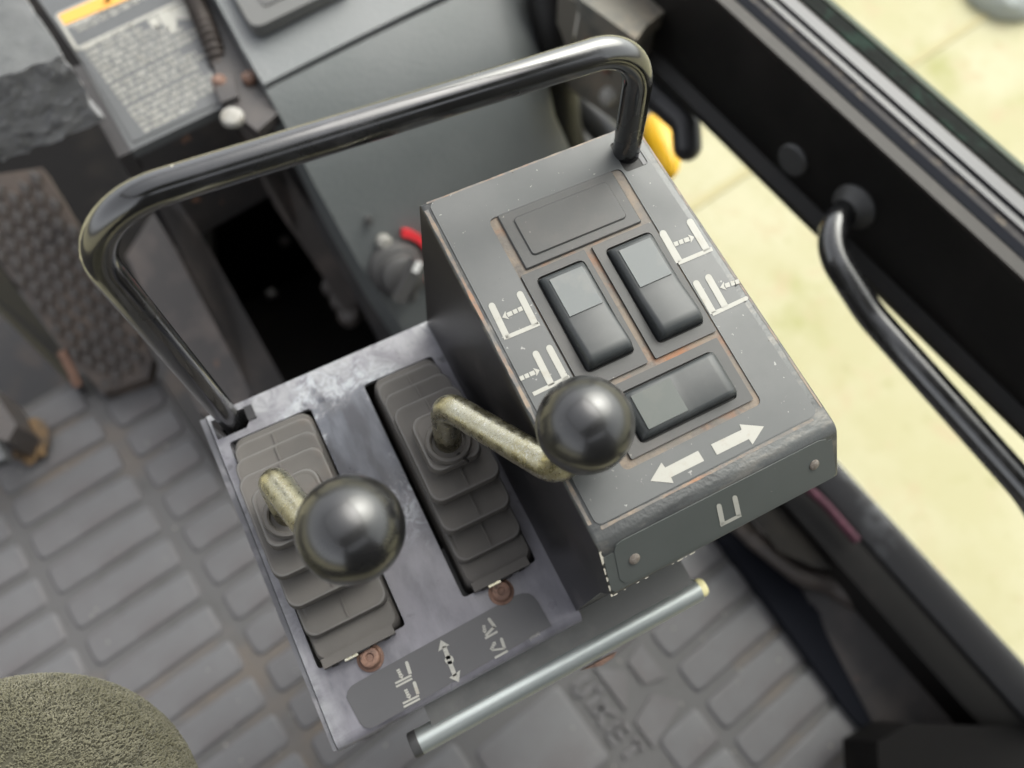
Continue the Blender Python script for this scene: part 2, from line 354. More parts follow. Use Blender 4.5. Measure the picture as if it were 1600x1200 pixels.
def flat_hole(bm, outer, holes, mapper, t):
    """sheet with openings: outer and holes are 2-D loops, mapper(u, v, w) makes points, thickness t"""
    edges = []; rings = []
    for lp in [outer] + holes:
        vs = [bm.verts.new(mapper(u, v, t)) for u, v in lp]; rings.append(vs)
        edges += [bm.edges.new((vs[i], vs[(i + 1) % len(vs)])) for i in range(len(vs))]
    bmesh.ops.triangle_fill(bm, edges=edges, use_beauty=True)
    for vs, lp in zip(rings, [outer] + holes):
        lo = [bm.verts.new(mapper(u, v, 0)) for u, v in lp]; n = len(vs)
        for i in range(n): bm.faces.new((vs[i], vs[(i + 1) % n], lo[(i + 1) % n], lo[i]))
# flat print drawn as strokes: bars and polygons given in the surface's own plane
def bar(bm, f, a, b, w, ra=False, rb=False):
    a, b = np.array(a, float), np.array(b, float); d = (b - a) / np.linalg.norm(b - a); q = np.array([-d[1], d[0]]) * w / 2
    pts = [a + q]
    if ra: pts += [a + q * math.cos(t) - d * w / 2 * math.sin(t) for t in np.linspace(0, PI, 7)[1:-1]]
    pts += [a - q, b - q]
    if rb: pts += [b - q * math.cos(t) + d * w / 2 * math.sin(t) for t in np.linspace(0, PI, 7)[1:-1]]
    pts.append(b + q)
    poly(bm, [f(*p) for p in pts])
def dash_arrow(bm, f, tail, tip, w, head, nd=3):
    a, b = np.array(tail, float), np.array(tip, float); L = np.linalg.norm(b - a); d = (b - a) / L; q = np.array([-d[1], d[0]])
    hl = head * .62; sh = L - hl; s = sh / nd
    for i in range(nd):
        bar(bm, f, a + d * (i * s), a + d * (i * s + s * (.80 if i < nd - 1 else 1.0)), w)
    poly(bm, [f(*p) for p in (b, b - d * hl + q * head / 2, b - d * hl * .8 , b - d * hl - q * head / 2)])

# ================================================================== large structure
# ground outside
bm = B(); bmesh.ops.create_grid(bm, x_segments=8, y_segments=8, size=30000)
for v in bm.verts: v.co.z = -1150
tag(obj('ground', bm, 'ground', smooth=None, base=(0, 0, -1150)), kind='structure')
bm = B(); a, b = P(1395, 118, -1146), P(1560, 10, -1146); d = (b - a).normalized(); q = Vector((-d.y, d.x, 0)) * 9
prism(bm, [a - d * 900 - q, b + d * 2600 - q, b + d * 2600 + q, a - d * 900 + q], (0, 0, -3))
tag(obj('ground_joint', bm, 'joint', smooth=None), kind='structure')
bm = B(); c = P(1572, -22, -1130); lathe(bm, [(0, 60), (60, 52), (105, 25), (118, 0), (110, -20)], c, n=14)
for v in bm.verts: v.co += mnoise.noise_vector(v.co * .013) * 18
tag(obj('ground_stone', bm, 'stone'), 'grey rounded stone lying on the pale yellow concrete outside the window', 'stone')
# cab floor; unseen roof and rear wall shaped for shade and knob reflections
def mbox(bm, x0, x1, y0, y1, z0, z1): return box(bm, x0, x1, y0, y1, z0, z1, Wm)
bm = B(); mbox(bm, -700, 374, -800, 1100, -960, -900)
tag(obj('cab_floor', bm, 'floor', smooth=None), kind='structure')
bm = B()
mbox(bm, -720, 520, -760, -230, 1000, 1040); mbox(bm, -720, -660, -230, 900, 1000, 1040)
mbox(bm, 460, 520, -230, 900, 1000, 1040); mbox(bm, -660, 460, 840, 900, 1000, 1040)
tag(obj('cab_roof', bm, 'roof', smooth=None), kind='structure')
bm = B(); mbox(bm, -720, 400, -800, -760, -560, 700); mbox(bm, -720, -560, -800, -760, 700, 1000); mbox(bm, 300, 400, -800, -760, 700, 1000)
mbox(bm, -720, -690, -800, 1100, -560, -100)
tag(obj('cab_rear_wall', bm, 'roof', smooth=None), kind='structure')

# ---- floor mat with raised blocks
FZ = -420
mat_o = thing('floor_mat', Wm(0, 0, FZ), 'dusty grey rubber floor mat of raised oblong blocks under the console', 'floor mat')
bm = B(); prism(bm, [Wm(x, y, FZ) for x, y in ((-420, -330), (300, -330), (300, 130), (-20, 130), (-70, 150), (-70, 440), (-90, 486), (-420, 486))], (0, 0, -12))
obj('mat_base', bm, 'matbase', mat_o, smooth=None)
block_cache = {}
def block(x0, x1, y0, y1, h=2.6, r=6):
    key = (round(x1 - x0, 1), round(y1 - y0, 1))
    if key not in block_cache:
        w, d = key; bm = B(); rings = []
        for ins, z in ((0, 0), (1.0, h * .6), (2.2, h * .93), (3.6, h)):
            rings.append([Vector((x, y, z)) for x, y in rrect(-w / 2 + ins, w / 2 - ins, -d / 2 + ins, d / 2 - ins, r, 3)])
        loft(bm, rings, cap0=False); block_cache[key] = mesh('tread_block', bm, 'mat', 60)
    o = bpy.data.objects.new('tread_block', block_cache[key]); COL.objects.link(o); o.parent = mat_o
    o.location = (Wm((x0 + x1) / 2, (y0 + y1) / 2, FZ) - Wm(0, 0, FZ)) / 1000; o.rotation_euler.z = YAW
PITCH, GAP = 38.5, 7.6
for k in range(0, 20):
    yt = 482 - k * PITCH
    if yt > 484 or yt - PITCH < -330: continue
    for x0, x1 in ((-415, -368), (-359, -252), (-243, -139), (-127, -26)):
        block(x0, x1 if yt < 150 or x0 < -130 else -74, yt - PITCH + GAP / 2, yt - GAP / 2)
for k in range(0, 12):                                   # columns right of the console
    yt = 120 - k * PITCH + 19
    if yt - PITCH < -330: continue
    if yt < 140: block(173, 283, yt - PITCH + GAP / 2, yt - GAP / 2)
    if k < 2 or k > 7: block(70, 165, yt - PITCH + GAP / 2, yt - GAP / 2)
    if k not in (4, 5, 6): block(-18, 62, yt - PITCH + GAP / 2, yt - GAP / 2)
block(-18, 76, -118, -40)
for x0, x1, y0, y1 in ((118, 165, -168, -132), (118, 165, -54, -18)): block(x0, x1, y0, y1)
# moulded emblem and letters (the mat's raised lettering, read across the machine)
bm = B()
def rel(pts, h=2.8):
    prism(bm, [Wm(x, y, FZ + h) for x, y in pts], (0, 0, -h))
def relbar(a, b, w=5, h=2.8):
    a, b = Vector((*a, 0)), Vector((*b, 0)); d = (b - a).normalized(); q = Vector((-d.y, d.x, 0)) * w / 2
    rel([(p.x, p.y) for p in (a - q, b - q, b + q, a + q)], h)
for seg in (((86, -52), (104, -52)), ((86, -52), (86, -62)), ((86, -62), (104, -62)), ((104, -62), (104, -72)), ((86, -72), (104, -72)),   # S
            ((86, -80), (104, -80)), ((95, -80), (86, -93)), ((95, -80), (104, -93)),                                                      # K
            ((86, -100), (104, -100)), ((86, -100), (86, -112)), ((95, -100), (95, -112)), ((104, -100), (104, -112)),                        # E
            ((86, -124), (104, -124)), ((104, -118), (104, -130))): relbar(*seg)                                                             # T
obj('lettering', bm, 'mat', mat_o, smooth=None, bevel=1.0, seg=2)
bm = B()
rel([(112, -50), (112, -96), (134, -72)]); rel([(112, -108), (112, -134), (158, -122), (140, -100)]); rel([(140, -66), (160, -60), (160, -96), (140, -90)])
obj('emblem', bm, 'mat', mat_o, smooth=None, bevel=1.0, seg=2)

# ---- steel of the cab front: channel around the dark opening
ch = thing('frame_channel', P(420, 420, -330), 'dark brown steel floor channel with flanges either side of the black opening', 'steel frame')
CZ = -320
def slab(name, px, z, th, m, parent, bevel=2.0):
    bm = B(); zs = z if isinstance(z, (list, tuple)) else [z] * len(px)
    prism(bm, [P(x, y, k) for (x, y), k in zip(px, zs)], (0, 0, -th)); return obj(name, bm, m, parent, bevel=bevel, seg=2)
slab('left_flange', [(204, 240), (226, 236), (318, 372), (452, 612), (404, 640), (296, 410)], [-128, -128, -232, CZ, CZ, -250], 14, 'steel', ch)
slab('left_web', [(196, 400), (240, 330), (392, 610), (385, 680), (310, 640)], [-330, -300, -350, -350, -350], 60, 'steelhi', ch)
slab('right_flange', [(356, 172), (392, 168), (432, 240), (575, 478), (548, 500), (520, 446), (424, 308)], [-128, -128, -200, CZ, CZ, CZ, -232], 16, 'steelhi', ch)
slab('right_web', [(394, 170), (420, 136), (640, 500), (650, 590), (600, 545), (575, 478), (434, 240)], [-140, -140, -330, -330, -330, -326, -208], 60, 'steel', ch)
bm = B(); rim = [P(x, y, -345) for x, y in ((225, 250), (470, 150), (760, 520), (480, 760))]
rv0 = [bm.verts.new(p) for p in rim]; rv1 = [bm.verts.new(p + Vector((0, 0, -330))) for p in rim]
for i in range(4): bm.faces.new((rv0[i], rv0[(i + 1) % 4], rv1[(i + 1) % 4], rv1[i]))
bm.faces.new(rv1)
obj('opening_well', bm, 'pit', ch, smooth=None)
for px in ((445, 378), (425, 460), (440, 262)):
    bm = B(); c = P(*px, -560 if px[0] != 440 else -244); lathe(bm, [(7, -6), (7, 4), (5, 6), (0, 6)], c, n=12); obj('bolt', bm, 'steel', ch)
bm = B()                                                  # scrap of hose clamps at the end of the right flange
for i, px in enumerate(((520, 448), (533, 470), (545, 492))):
    lathe(bm, [(0, 8), (9, 6), (11, 0), (9, -10)], P(*px, CZ + 2), n=10)
obj('weld_tab', bm, 'steelhi', ch)

# ---- column with the warning label
lc = thing('label_column', P(270, 260, -260), 'grey steel column carrying an orange and white warning label', 'steel column')
LZ = -120
zb = zdrop((205, 235), LZ, (330, 470))
slab('top_plate', [(40, -30), (300, -120), (352, 165), (205, 236), (128, 98)], LZ, 8, 'labelplate', lc)
bm = B(); a, b = P(206, 237, LZ - 1.5), P(352, 167, LZ - 1.5); z1 = -235
prism(bm, [a, b, P(422, 306, z1 + 4), P(316, 366, z1 + 4)], (Vector((b.y - a.y, a.x - b.x, 0)).normalized() * -10))
obj('front_plate', bm, 'steel', lc, bevel=1.5, seg=2)
bm = B(); a, b = P(128, 100, LZ - 1), P(206, 237, LZ - 1)
prism(bm, [a, b, Vector((b.x, b.y, z1)), Vector((a.x, a.y, z1))], (Vector((b.y - a.y, a.x - b.x, 0)).normalized() * 10))
obj('side_plate', bm, 'steel', lc, bevel=1.5, seg=2)
slab('edge_strip', [(295, -30), (322, -42), (440, 172), (402, 205), (352, 165)], LZ + 6, 10, 'steel', lc)
bm = B(); c = P(361, 178, LZ + 10); c.z = LZ + 6; lathe(bm, [(8.5, -1), (8.5, 1), (7.5, 3), (5, 4), (0, 4.2)], c, n=16); obj('bolt', bm, 'boltw', lc)
for px in ((343, 128), (390, 122)):
    bm = B(); lathe(bm, [(5.5, -8), (5.5, 2), (3.5, 4), (0, 4)], P(*px, LZ + 8), n=10); obj('screw', bm, 'rust', lc)
slab('catch_plate', [(330, 120), (362, 112), (372, 150), (345, 160)], LZ + 10, 12, 'steel', lc)
# the label: sheet, orange band, frame and rows of small print
LBZ = LZ + .6
def fl(x, y): return P(x, y, LBZ + .5)
bm = B(); prism(bm, [P(x, y, LBZ + .3) for x, y in ((88, 24), (300, -75), (342, 160), (208, 222))], (0, 0, -.3))
lab = obj('warning_label', bm, 'labelplate', lc, smooth=None)
lab['label'] = 'warning label with orange header and rows of small white print'
bm = B(); poly(bm, [fl(*p) for p in ((91, 23), (101, 39), (250, -22), (238, -40))]); obj('orange_band', bm, 'orange', lab, smooth=None)
bm = B()
bar(bm, fl, (88, 24), (121, 78), 5); bar(bm, fl, (120, 77), (310, -12), 5); bar(bm, fl, (88, 23), (240, -44), 3.5); bar(bm, fl, (103, 42), (250, -18), 3.5)
rnd = random.Random(3)
def row(x, y, length, h=7.0):
    s = 0; d = np.array([.892, -.452]); q = np.array([.50, .866])
    while s < length:
        wl = rnd.uniform(8, 26)
        e = min(s + wl, length)
        while s < e:
            w = rnd.uniform(1.6, 3.0); p = np.array([x, y]) + d * s; hh = h * rnd.uniform(.62, 1)
            poly(bm, [fl(*(p)), fl(*(p + d * w)), fl(*(p + d * w + q * hh)), fl(*(p + q * hh))])
            if rnd.random() < .5: pm = p + q * hh * .4; poly(bm, [fl(*pm), fl(*(pm + d * (w + 1.2))), fl(*(pm + d * (w + 1.2) + q * 1.6)), fl(*(pm + q * 1.6))])
            s += w + .9
        s += 3.2
for x, y, L in ((114, 41, 160), (121, 46, 140)): row(x, y, L, 6)
lens_ = [95, 105, 128, 140, 155, 172, 168, 128, 150, 172, 140, 135, 150, 170, 165, 90]
for k, L in enumerate(lens_):
    t = k / 15; gap = (k > 6) * 2 + (k > 10) * 2
    row(129 + 90 * t + gap, 76 + 122 * t + gap, L * .93 if k < 15 else L)
obj('small_print', bm, 'print', lab, smooth=None)
bm = B()
for pg in (((230, 32), (243, 24), (252, 38), (246, 46), (236, 40)), ((244, 23), (262, 14), (276, 26), (276, 46), (265, 52), (258, 42)), ((264, 14), (290, 4), (298, 30), (279, 30))):
    poly(bm, [fl(*p) for p in pg])
obj('pictogram', bm, 'print', lab, smooth=None)
bm = B(); poly(bm, [fl(*p) for p in ((160, 8), (168, -6), (176, 1))]); obj('alert_triangle', bm, 'beam', lab, smooth=None)
# ribbed hose
hs_path = fillet([P(262, -90, LZ + 12), P(300, -10, LZ + 12), P(330, 60, LZ + 10), P(345, 108, LZ - 2)], 60, 10)
dense = []
for a, b in zip(hs_path, hs_path[1:]):
    n = max(1, int((b - a).length / .8)); dense += [a.lerp(b, i / n) for i in range(n)]
bm = B(); tube(bm, dense, lambda t: 7.0 + .9 * math.sin(t * len(dense) * .8 / 5.2 * 2 * PI), n=14)
tag(obj('corrugated_hose', bm, 'hose'), 'brown corrugated hose running down beside the warning label', 'hose')

# ---- foam block top left
FT = -50
bm = B(); f2 = zdrop((97, 86), FT, (160, 192)); fr = P(97, 86, FT); flp = P(-80, 150, FT); bk = P(43, 4, FT); bl = P(-140, 30, FT)
prism(bm, [fr, bk, bk + (bk - fr) * 1.2, bl, flp], (0, 0, f2 - FT))
bmesh.ops.triangulate(bm, faces=bm.faces)
bmesh.ops.subdivide_edges(bm, edges=bm.edges, cuts=18, use_grid_fill=True)
bmesh.ops.triangulate(bm, faces=bm.faces)
for v in bm.verts:
    n1 = mnoise.noise_vector(v.co * .09) * 3.0 + mnoise.noise_vector(v.co * .3) * 1.6
    v.co += n1 * (1.0 if v.co.z < FT - 3 else .45)
bm.normal_update()
for f in bm.faces: f.material_index = 1 if f.normal.z > .6 else 0
tag(obj('foam_block', bm, ['foam', 'foamtop'], smooth=25), 'crumbling grey foam block with a pale top beside the warning label', 'foam block')

# ---- pedal
pd = thing('foot_pedal', P(180, 600, FZ + 8), 'worn rubber foot pedal with diamond tread and a rusty edge', 'pedal')
PT = [(-60, 280), (66, 262), (150, 400), (238, 560), (232, 590), (160, 614), (100, 545), (0, 410), (-60, 330)]
PZ = [FZ + 150, FZ + 150, FZ + 100, FZ + 40, FZ + 30, FZ + 26, FZ + 48, FZ + 96, FZ + 130]
bm = B(); pts = [P(x, y, z) for (x, y), z in zip(PT, PZ)]; prism(bm, pts, (0, 0, -16)); obj('tread_plate', bm, 'pedal', pd, bevel=2.5, seg=2)
bm = B(); prism(bm, [P(-60, 335, FZ + 124), P(98, 548, FZ + 44), P(130, 600, FZ + 26), P(120, 600, FZ + 14), P(-60, 420, FZ + 60)], Wm(-6, 0, -30)); obj('side_plate', bm, 'floor', pd, smooth=None)
bm = B(); tube(bm, [P(96, 548, FZ + 50), P(112, 580, FZ + 40), P(122, 604, FZ + 32)], 4.5, 10); r_ = obj('rusty_edge', bm, 'rust', pd); r_['label'] = 'orange rusty edge'
tri = [Vector(p) for p in pts]
def pedal_z(x, y):
    # plane fitted through the tread corners
    return pl[0] * x + pl[1] * y + pl[2]
A_ = np.array([[p.x, p.y, 1] for p in pts]); pl = np.linalg.lstsq(A_, np.array([p.z for p in pts]), rcond=None)[0]
stud_me = None
def inside(x, y, pg):
    c = False; j = len(pg) - 1
    for i in range(len(pg)):
        if (pg[i][1] > y) != (pg[j][1] > y) and x < (pg[j][0] - pg[i][0]) * (y - pg[i][1]) / (pg[j][1] - pg[i][1]) + pg[i][0]: c = not c
        j = i
    return c
foot = [Mw(p) for p in pts]; foot2 = [(p.x, p.y) for p in foot]
cxm = sum(p[0] for p in foot2) / len(foot2); cym = sum(p[1] for p in foot2) / len(foot2)
shr = [(cxm + (x - cxm) * .9, cym + (y - cym) * .93) for x, y in foot2]
tn = Vector((-pl[0], -pl[1], 1)).normalized(); ea = Wm(1, 0, 0); ea = (ea - tn * ea.dot(tn)).normalized(); eb = tn.cross(ea)
bm = B(); rings = []
for sc_, h in ((1, 0), (.8, 3.2), (.55, 3.6)):
    rings.append([ea * (5.2 * sc_ * math.cos(t)) + eb * (8.6 * sc_ * math.sin(t)) + tn * h for t in (0, PI / 2, PI, 3 * PI / 2)])
loft(bm, rings, cap0=False); stud_me = mesh('tread_stud', bm, 'pedalstud', 30)
for i in range(-14, 15):
    for j in range(-26, 27):
        x = cxm + i * 13 + (j % 2) * 6.5; y = cym + j * 11.5
        if not inside(x, y, shr): continue
        w = Wm(x, y, 0); o = bpy.data.objects.new('tread_stud', stud_me); COL.objects.link(o); o.parent = pd
        o.location = Vector((w.x, w.y, pedal_z(w.x, w.y) + 1.0)) / 1000 - wloc(pd)
bm = B(); prism(bm, [P(x, y, z) for x, y, z in ((-300, -150, -400), (200, -200, -400), (330, 120, -440), (330, 460, -470), (-300, 420, -470))], (0, 0, -20))
tag(obj('firewall', bm, 'pit', smooth=None), kind='structure')
# muddy bracket at the left edge
br = thing('muddy_bracket', P(20, 690, FZ + 10), 'mud caked steel bracket at the left edge of the floor', 'bracket')
bm = B(); prism(bm, [P(x, y, FZ + 60) for x, y in ((-80, 560), (-14, 604), (26, 664), (12, 690), (-80, 660))], (0, 0, -50)); obj('bracket_body', bm, 'steelhi', br, bevel=4, seg=2)
bm = B(); prism(bm, [P(x, y, FZ + 70) for x, y in ((-80, 706), (-8, 686), (8, 716), (-80, 752))], (0, 0, -14)); obj('bracket_tip', bm, 'labelplate', br, bevel=2, seg=2)
bm = B(); c = P(46, 688, FZ + 12); bmesh.ops.create_icosphere(bm, subdivisions=3, radius=1)
for v in bm.verts:
    n1 = 1 + mnoise.noise(v.co * 2.2) * .35; v.co = Vector((v.co.x * 17 * n1, v.co.y * 23 * n1, v.co.z * 5 * n1)) + c
obj('mud', bm, 'mud', br)

# ---- grey green plastic side console with dial
sc = thing('side_console', P(640, 330, -260), 'grey green grained plastic side console with a red arc dial behind the switch box', 'side console')
def surf(bm, left, right, nx, bulge, drop):
    rows = []
    for (lx, ly, lz), (rx, ry, rz) in zip(left, right):
        a, b = P(lx, ly, lz), P(rx, ry, rz); r = []
        for i in range(nx + 1):
            t = i / nx; p = a.lerp(b, t); p.z += bulge * math.sin(PI * t) - drop * max(0, (t - .8) / .2) ** 2 
            r.append(bm.verts.new(p))
        rows.append(r)
    for a, b in zip(rows, rows[1:]):
        for i in range(nx): bm.faces.new((a[i], a[i + 1], b[i + 1], b[i]))
    # closed underside so that it is a solid shell
    edge = rows[0] + [r[-1] for r in rows[1:]] + rows[-1][::-1][1:] + [r[0] for r in rows[1:-1][::-1]]
    low = [bm.verts.new(v.co + Vector((0, 0, -60))) for v in edge]; n = len(edge)
    for i in range(n): bm.faces.new((edge[i], edge[(i + 1) % n], low[(i + 1) % n], low[i]))
U0 = -100
bm = B(); surf(bm, [(300, -60, U0 + 8), (338, 0, U0 + 6), (378, 75, U0 + 3), (412, 132, U0 - 3)], [(800, -240, U0 + 8), (815, -180, U0 + 6), (826, -120, U0 + 3), (835, -73, U0 - 3)], 30, 2, 18)
obj('upper_cover', bm, 'plastic2', sc, smooth=60)
bm = B(); surf(bm, [(415.5, 140.5, U0 - 5), (440, 186, U0 - 16), (490, 285, U0 - 48), (560, 410, U0 - 104), (660, 560, U0 - 190), (690, 620, U0 - 260)],
               [(838, -62, U0 - 5), (850, 40, U0 - 16), (872, 150, U0 - 48), (915, 250, U0 - 104), (1000, 400, U0 - 190), (1010, 440, U0 - 260)], 34, 2, 22)
obj('lower_cover', bm, 'plastic', sc, smooth=60)
bm = B(); prism(bm, [P(x, y, U0 + 16) for x, y in ((352, -30), (386, 30), (393, 38), (402, 40), (412, 38), (540, -24), (560, -60))], (0, 0, -9)); bz = obj('display_surround', bm, 'bezel2', sc, bevel=2.5, seg=3)
bm = B(); prism(bm, [P(x, y, U0 + 17) for x, y in ((395, -20), (410, 6), (416, 8), (470, -18), (470, -40))], (0, 0, -.8)); obj('display', bm, 'knob', bz, smooth=None)
# dial on the lower cover
DZ = -214
dn = (P(490, 285, U0 - 48) - P(660, 560, U0 - 190)).cross(P(838, 150, -200) - P(500, 280, -200)); dn = dn if dn.z > 0 else -dn; dn.normalize()
dc = P(620, 420, DZ)
de = dn.orthogonal().normalized(); dd = dn.cross(de)
bm = B(); lathe(bm, [(23, -18), (23, 2), (20, 8), (17, 9), (16.5, 22), (14, 24), (0, 24.5)], dc, dn, 28); dk = obj('dial_knob', bm, 'knob', sc)
gd = Vector(P(619, 470, DZ) - P(628, 390, DZ)); gd = (gd - dn * gd.dot(dn)).normalized(); gs = dn.cross(gd)
bm = B(); o0 = dc + dn * 24
prism(bm, [o0 - gd * 18 - gs * 5, o0 + gd * 18 - gs * 4, o0 + gd * 18 + gs * 4, o0 - gd * 18 + gs * 5], dn * 9); obj('dial_grip', bm, 'knob', dk, bevel=2, seg=3)
bm = B(); o1 = dc + dn * 33.6 - gd * 13
prism(bm, [o1 - gd * 5 - gs * 2.6, o1 + gd * 4 - gs * 2.6, o1 + gd * 4 + gs * 2.6, o1 - gd * 5 + gs * 2.6], dn * -.8); pt_ = obj('dial_pointer', bm, 'whitep', dk, bevel=.8, seg=2)
bm = B(); a0 = P(640, 360, DZ) - dc; a0 = (a0 - dn * a0.dot(dn)).normalized(); b0 = dn.cross(a0); pa, pb = [], []
if (P(655, 380, DZ) - dc).dot(b0) < 0: b0 = -b0
for i in range(13):
    t = math.radians(-28 + i * 9); v = a0 * math.cos(t) + b0 * math.sin(t); wv = 1.0
    pa.append(dc + v * 27 + dn * 2.2); pb.append(dc + v * 33 + dn * 2.2)
prism(bm, pa + pb[::-1], dn * -6); ra = obj('red_arc', bm, 'red', sc, smooth=None)
for px, z in (((600, 378), -203), ((640, 462), -236), ((577, 345), -186)):
    bm = B(); lathe(bm, [(6, -10), (6, 3), (4, 5), (0, 5)] if px[0] != 577 else [(3, -8), (3, 2), (0, 2.4)], P(*px, z + 8), dn, 12); obj('screw', bm, 'boltw' if px[0] == 600 else 'knob', sc)

# ---- cast hinge block at the top
hb = thing('hinge_block', P(950, 150, -190), 'weathered cast metal hinge block with bolts behind the rail bend', 'hinge')
HZ = -70
bm = B(); prism(bm, [P(x, y, HZ) for x, y in ((908, 0), (994, 62), (1010, 40), (1075, -10), (1040, -90), (900, -60))], (0, 0, -14)); obj('top_flange', bm, 'cast', hb, bevel=3, seg=3)
bm = B(); za = HZ - 15; a, b = P(908, 4, za), P(996, 66, za); zl = zdrop((996, 66), za, (962, 185)) if False else za - 85
prism(bm, [a, b, b + Vector((2, -2, zl - za)), a + Vector((0, 0, zl - za))], Vector((b.y - a.y, a.x - b.x, 0)).normalized() * -30); obj('front_cheek', bm, 'cast', hb, bevel=3, seg=3)
bm = B(); a2 = P(876, -10, za); prism(bm, [a2, a + Vector((-2, 0, 0)), a + Vector((-2, 0, -90)), a2 + Vector((0, 0, -90))], Vector((30, 60, 0))); obj('side_cheek', bm, 'cast', hb, bevel=3, seg=2)
fn = Vector((b.y - a.y, a.x - b.x, 0)).normalized()
for t, dz in ((.25, -28), (.78, -62), (.62, -40), (.15, -60)):
    bm = B(); lathe(bm, [(8, -4), (8, 3), (5, 7), (0, 8)] if dz == -62 else [(4, -4), (4, 2), (0, 4)], a.lerp(b, t) + Vector((0, 0, dz)) + fn * .5, fn, 12); obj('bolt', bm, 'rust' if dz != -62 else 'boltw', hb)
bm = B(); tube(bm, fillet([P(850, -30, -100), P(868, 60, -130), P(880, 190, -230), P(900, 260, -300)], 60), 16, 14)
tag(obj('black_hose', bm, 'beam'), 'thick black hose dropping beside the plastic side console edge', 'hose')
bm = B(); tube(bm, fillet([P(895, 150, -250), P(930, 190, -260), P(985, 250, -300), P(1000, 330, -340)], 60), 14, 14)
tag(obj('black_cable', bm, 'lever'), 'black cable under the hinge block behind the switch box', 'cable')
bm = B(); prism(bm, [P(x, y, -330) for x, y in ((820, -40), (1040, -40), (1040, 160), (985, 260), (870, 300))], (0, 0, -30))
tag(obj('front_bulkhead', bm, 'beam', smooth=None), 'black steel bulkhead in the gap below the hinge block', 'steel panel')

# ---- the door: beam, trims, glass, handle
DX = 380.0
door = thing('cab_door', Wm(DX, 0, -330), 'black steel cab door with a beam, rubber trims and two glass panes', 'door')
pb0, pt0 = PXm(1190, 262, DX), PXm(1350, 217, DX)
zbot, ztop = pb0.z, pt0.z
def along(bm, prof, y0=-700, y1=1000):
    """profile points (x, z) in machine axes, drawn out along the door"""
    a = [Wm(x, y0, z) for x, z in prof]; prism(bm, a, Wm(0, y1 - y0, 0))
bm = B(); along(bm, [(DX, ztop), (DX, zbot + 12), (DX + 6, zbot), (DX + 40, zbot), (DX + 40, ztop)]); obj('beam', bm, 'beam', door, bevel=2, seg=2)
bm = B(); along(bm, [(DX + 1, zbot + 9), (DX - 6, zbot + 2), (DX - 4, zbot - 6), (DX + 10, zbot - 6), (DX + 10, zbot + 2)]); obj('lower_seal', bm, 'beam', door, bevel=1.5, seg=2)
def xs_at(y): return Mw(P(1350, y, ztop)).x
strips = [('edge_trim', 215.5, 189, 2.5, 'trim', 2), ('rubber_trim', 188.5, 168, 3, 'navy', 2), ('gasket', 167.5, 147, 1, 'gasket', 2), ('inner_channel', 146, 133, 3, 'lilac', 2),
          ('channel_lip', 129, 107, 5, 'lilac', 2), ('felt_strip', 106, 97, 3, 'trim', 1), ('window_seal', 96, 69, 4, 'seal', 4)]
for nm, ya, yb, up, m, bv in strips:
    xa, xb = xs_at(ya), xs_at(yb); bm = B(); zl_ = ztop - (.6 if xa < DX + 38 else 26); along(bm, [(xa, ztop + up), (xb, ztop + up), (xb, zl_), (xa, zl_)]); obj(nm, bm, m, door, bevel=min(bv, (xb - xa) * .4), seg=3)
xg0, xg1 = xs_at(58), xs_at(48)
bm = B(); along(bm, [(xg0, ztop + 2), (xg1, ztop + 2), (xg1, ztop - 20), (xg0, ztop - 20)]); obj('glass_edge', bm, 'edge', door, smooth=None)
bm = B(); along(bm, [(xg0 + 1, ztop + 900), (xg1 - 1, ztop + 900), (xg1 - 1, ztop - 12), (xg0 + 1, ztop - 12)]); obj('window_pane', bm, 'glass', door, smooth=None)
bm = B(); c = PXm(1240, 249, DX); lathe(bm, [(12, -4), (12, 1.5), (10.5, 3), (0, 3.2)], c, Wm(-1, 0, 0), 24); obj('hole_plug', bm, 'plug', door)
# handle on the door
HXo = DX - 34
h0 = PXm(1336, 322, DX); h1 = PXm(1312, 400, HXo); h2 = PXm(1360, 492, HXo - 6); h3 = PXm(1480, 624, HXo - 6); h4 = PXm(1640, 806, HXo - 6)
v4 = Mw(h4); zs0 = PXm(1309, 733, DX).z
bm = B(); tube(bm, fillet([h0, h0 + Wm(-36, 2, 1), h2, h4, Wm(DX - 14, v4.y - 170, zs0 - 4)], [30, 90, 60], 12), 9.2, 20)
hd = obj('door_handle', bm, 'rail', door)
bm = B(); lathe(bm, [(16, -3), (16, 2), (13, 5), (10, 8), (9, 10)], h0, Wm(-1, 0, 0), 24); obj('handle_flange', bm, 'plug', hd)
# sill below
zs0, zs1 = PXm(1309, 733, DX).z, PXm(1600, 1025, DX).z
sill = thing('door_sill', Wm(DX - 20, -100, -400), 'scuffed dark door sill along the lower edge of the pale yellow opening', 'door sill')
bm = B(); along(bm, [(DX + 4, zs0 + 2), (DX + 4, zs0 - 60), (DX - 22, zs0 - 60), (DX - 22, zs0 - 10), (DX - 6, zs0 + 2)]); obj('sill_rail', bm, 'sillgrey', sill, bevel=3, seg=3)
bm = B(); along(bm, [(DX - 23, zs0 - 14), (DX - 23, zs0 - 60), (DX - 50, zs0 - 60), (DX - 50, zs0 - 24), (DX - 44, zs0 - 20)]); obj('sill_step', bm, 'beam', sill, bevel=3, seg=2)
bm = B(); along(bm, [(DX + 1, zbot - 8), (DX + 5, zbot - 8), (DX + 5, zs0 + 3), (DX + 1, zs0 + 3)]); obj('lower_pane', bm, 'glass', door, smooth=None)
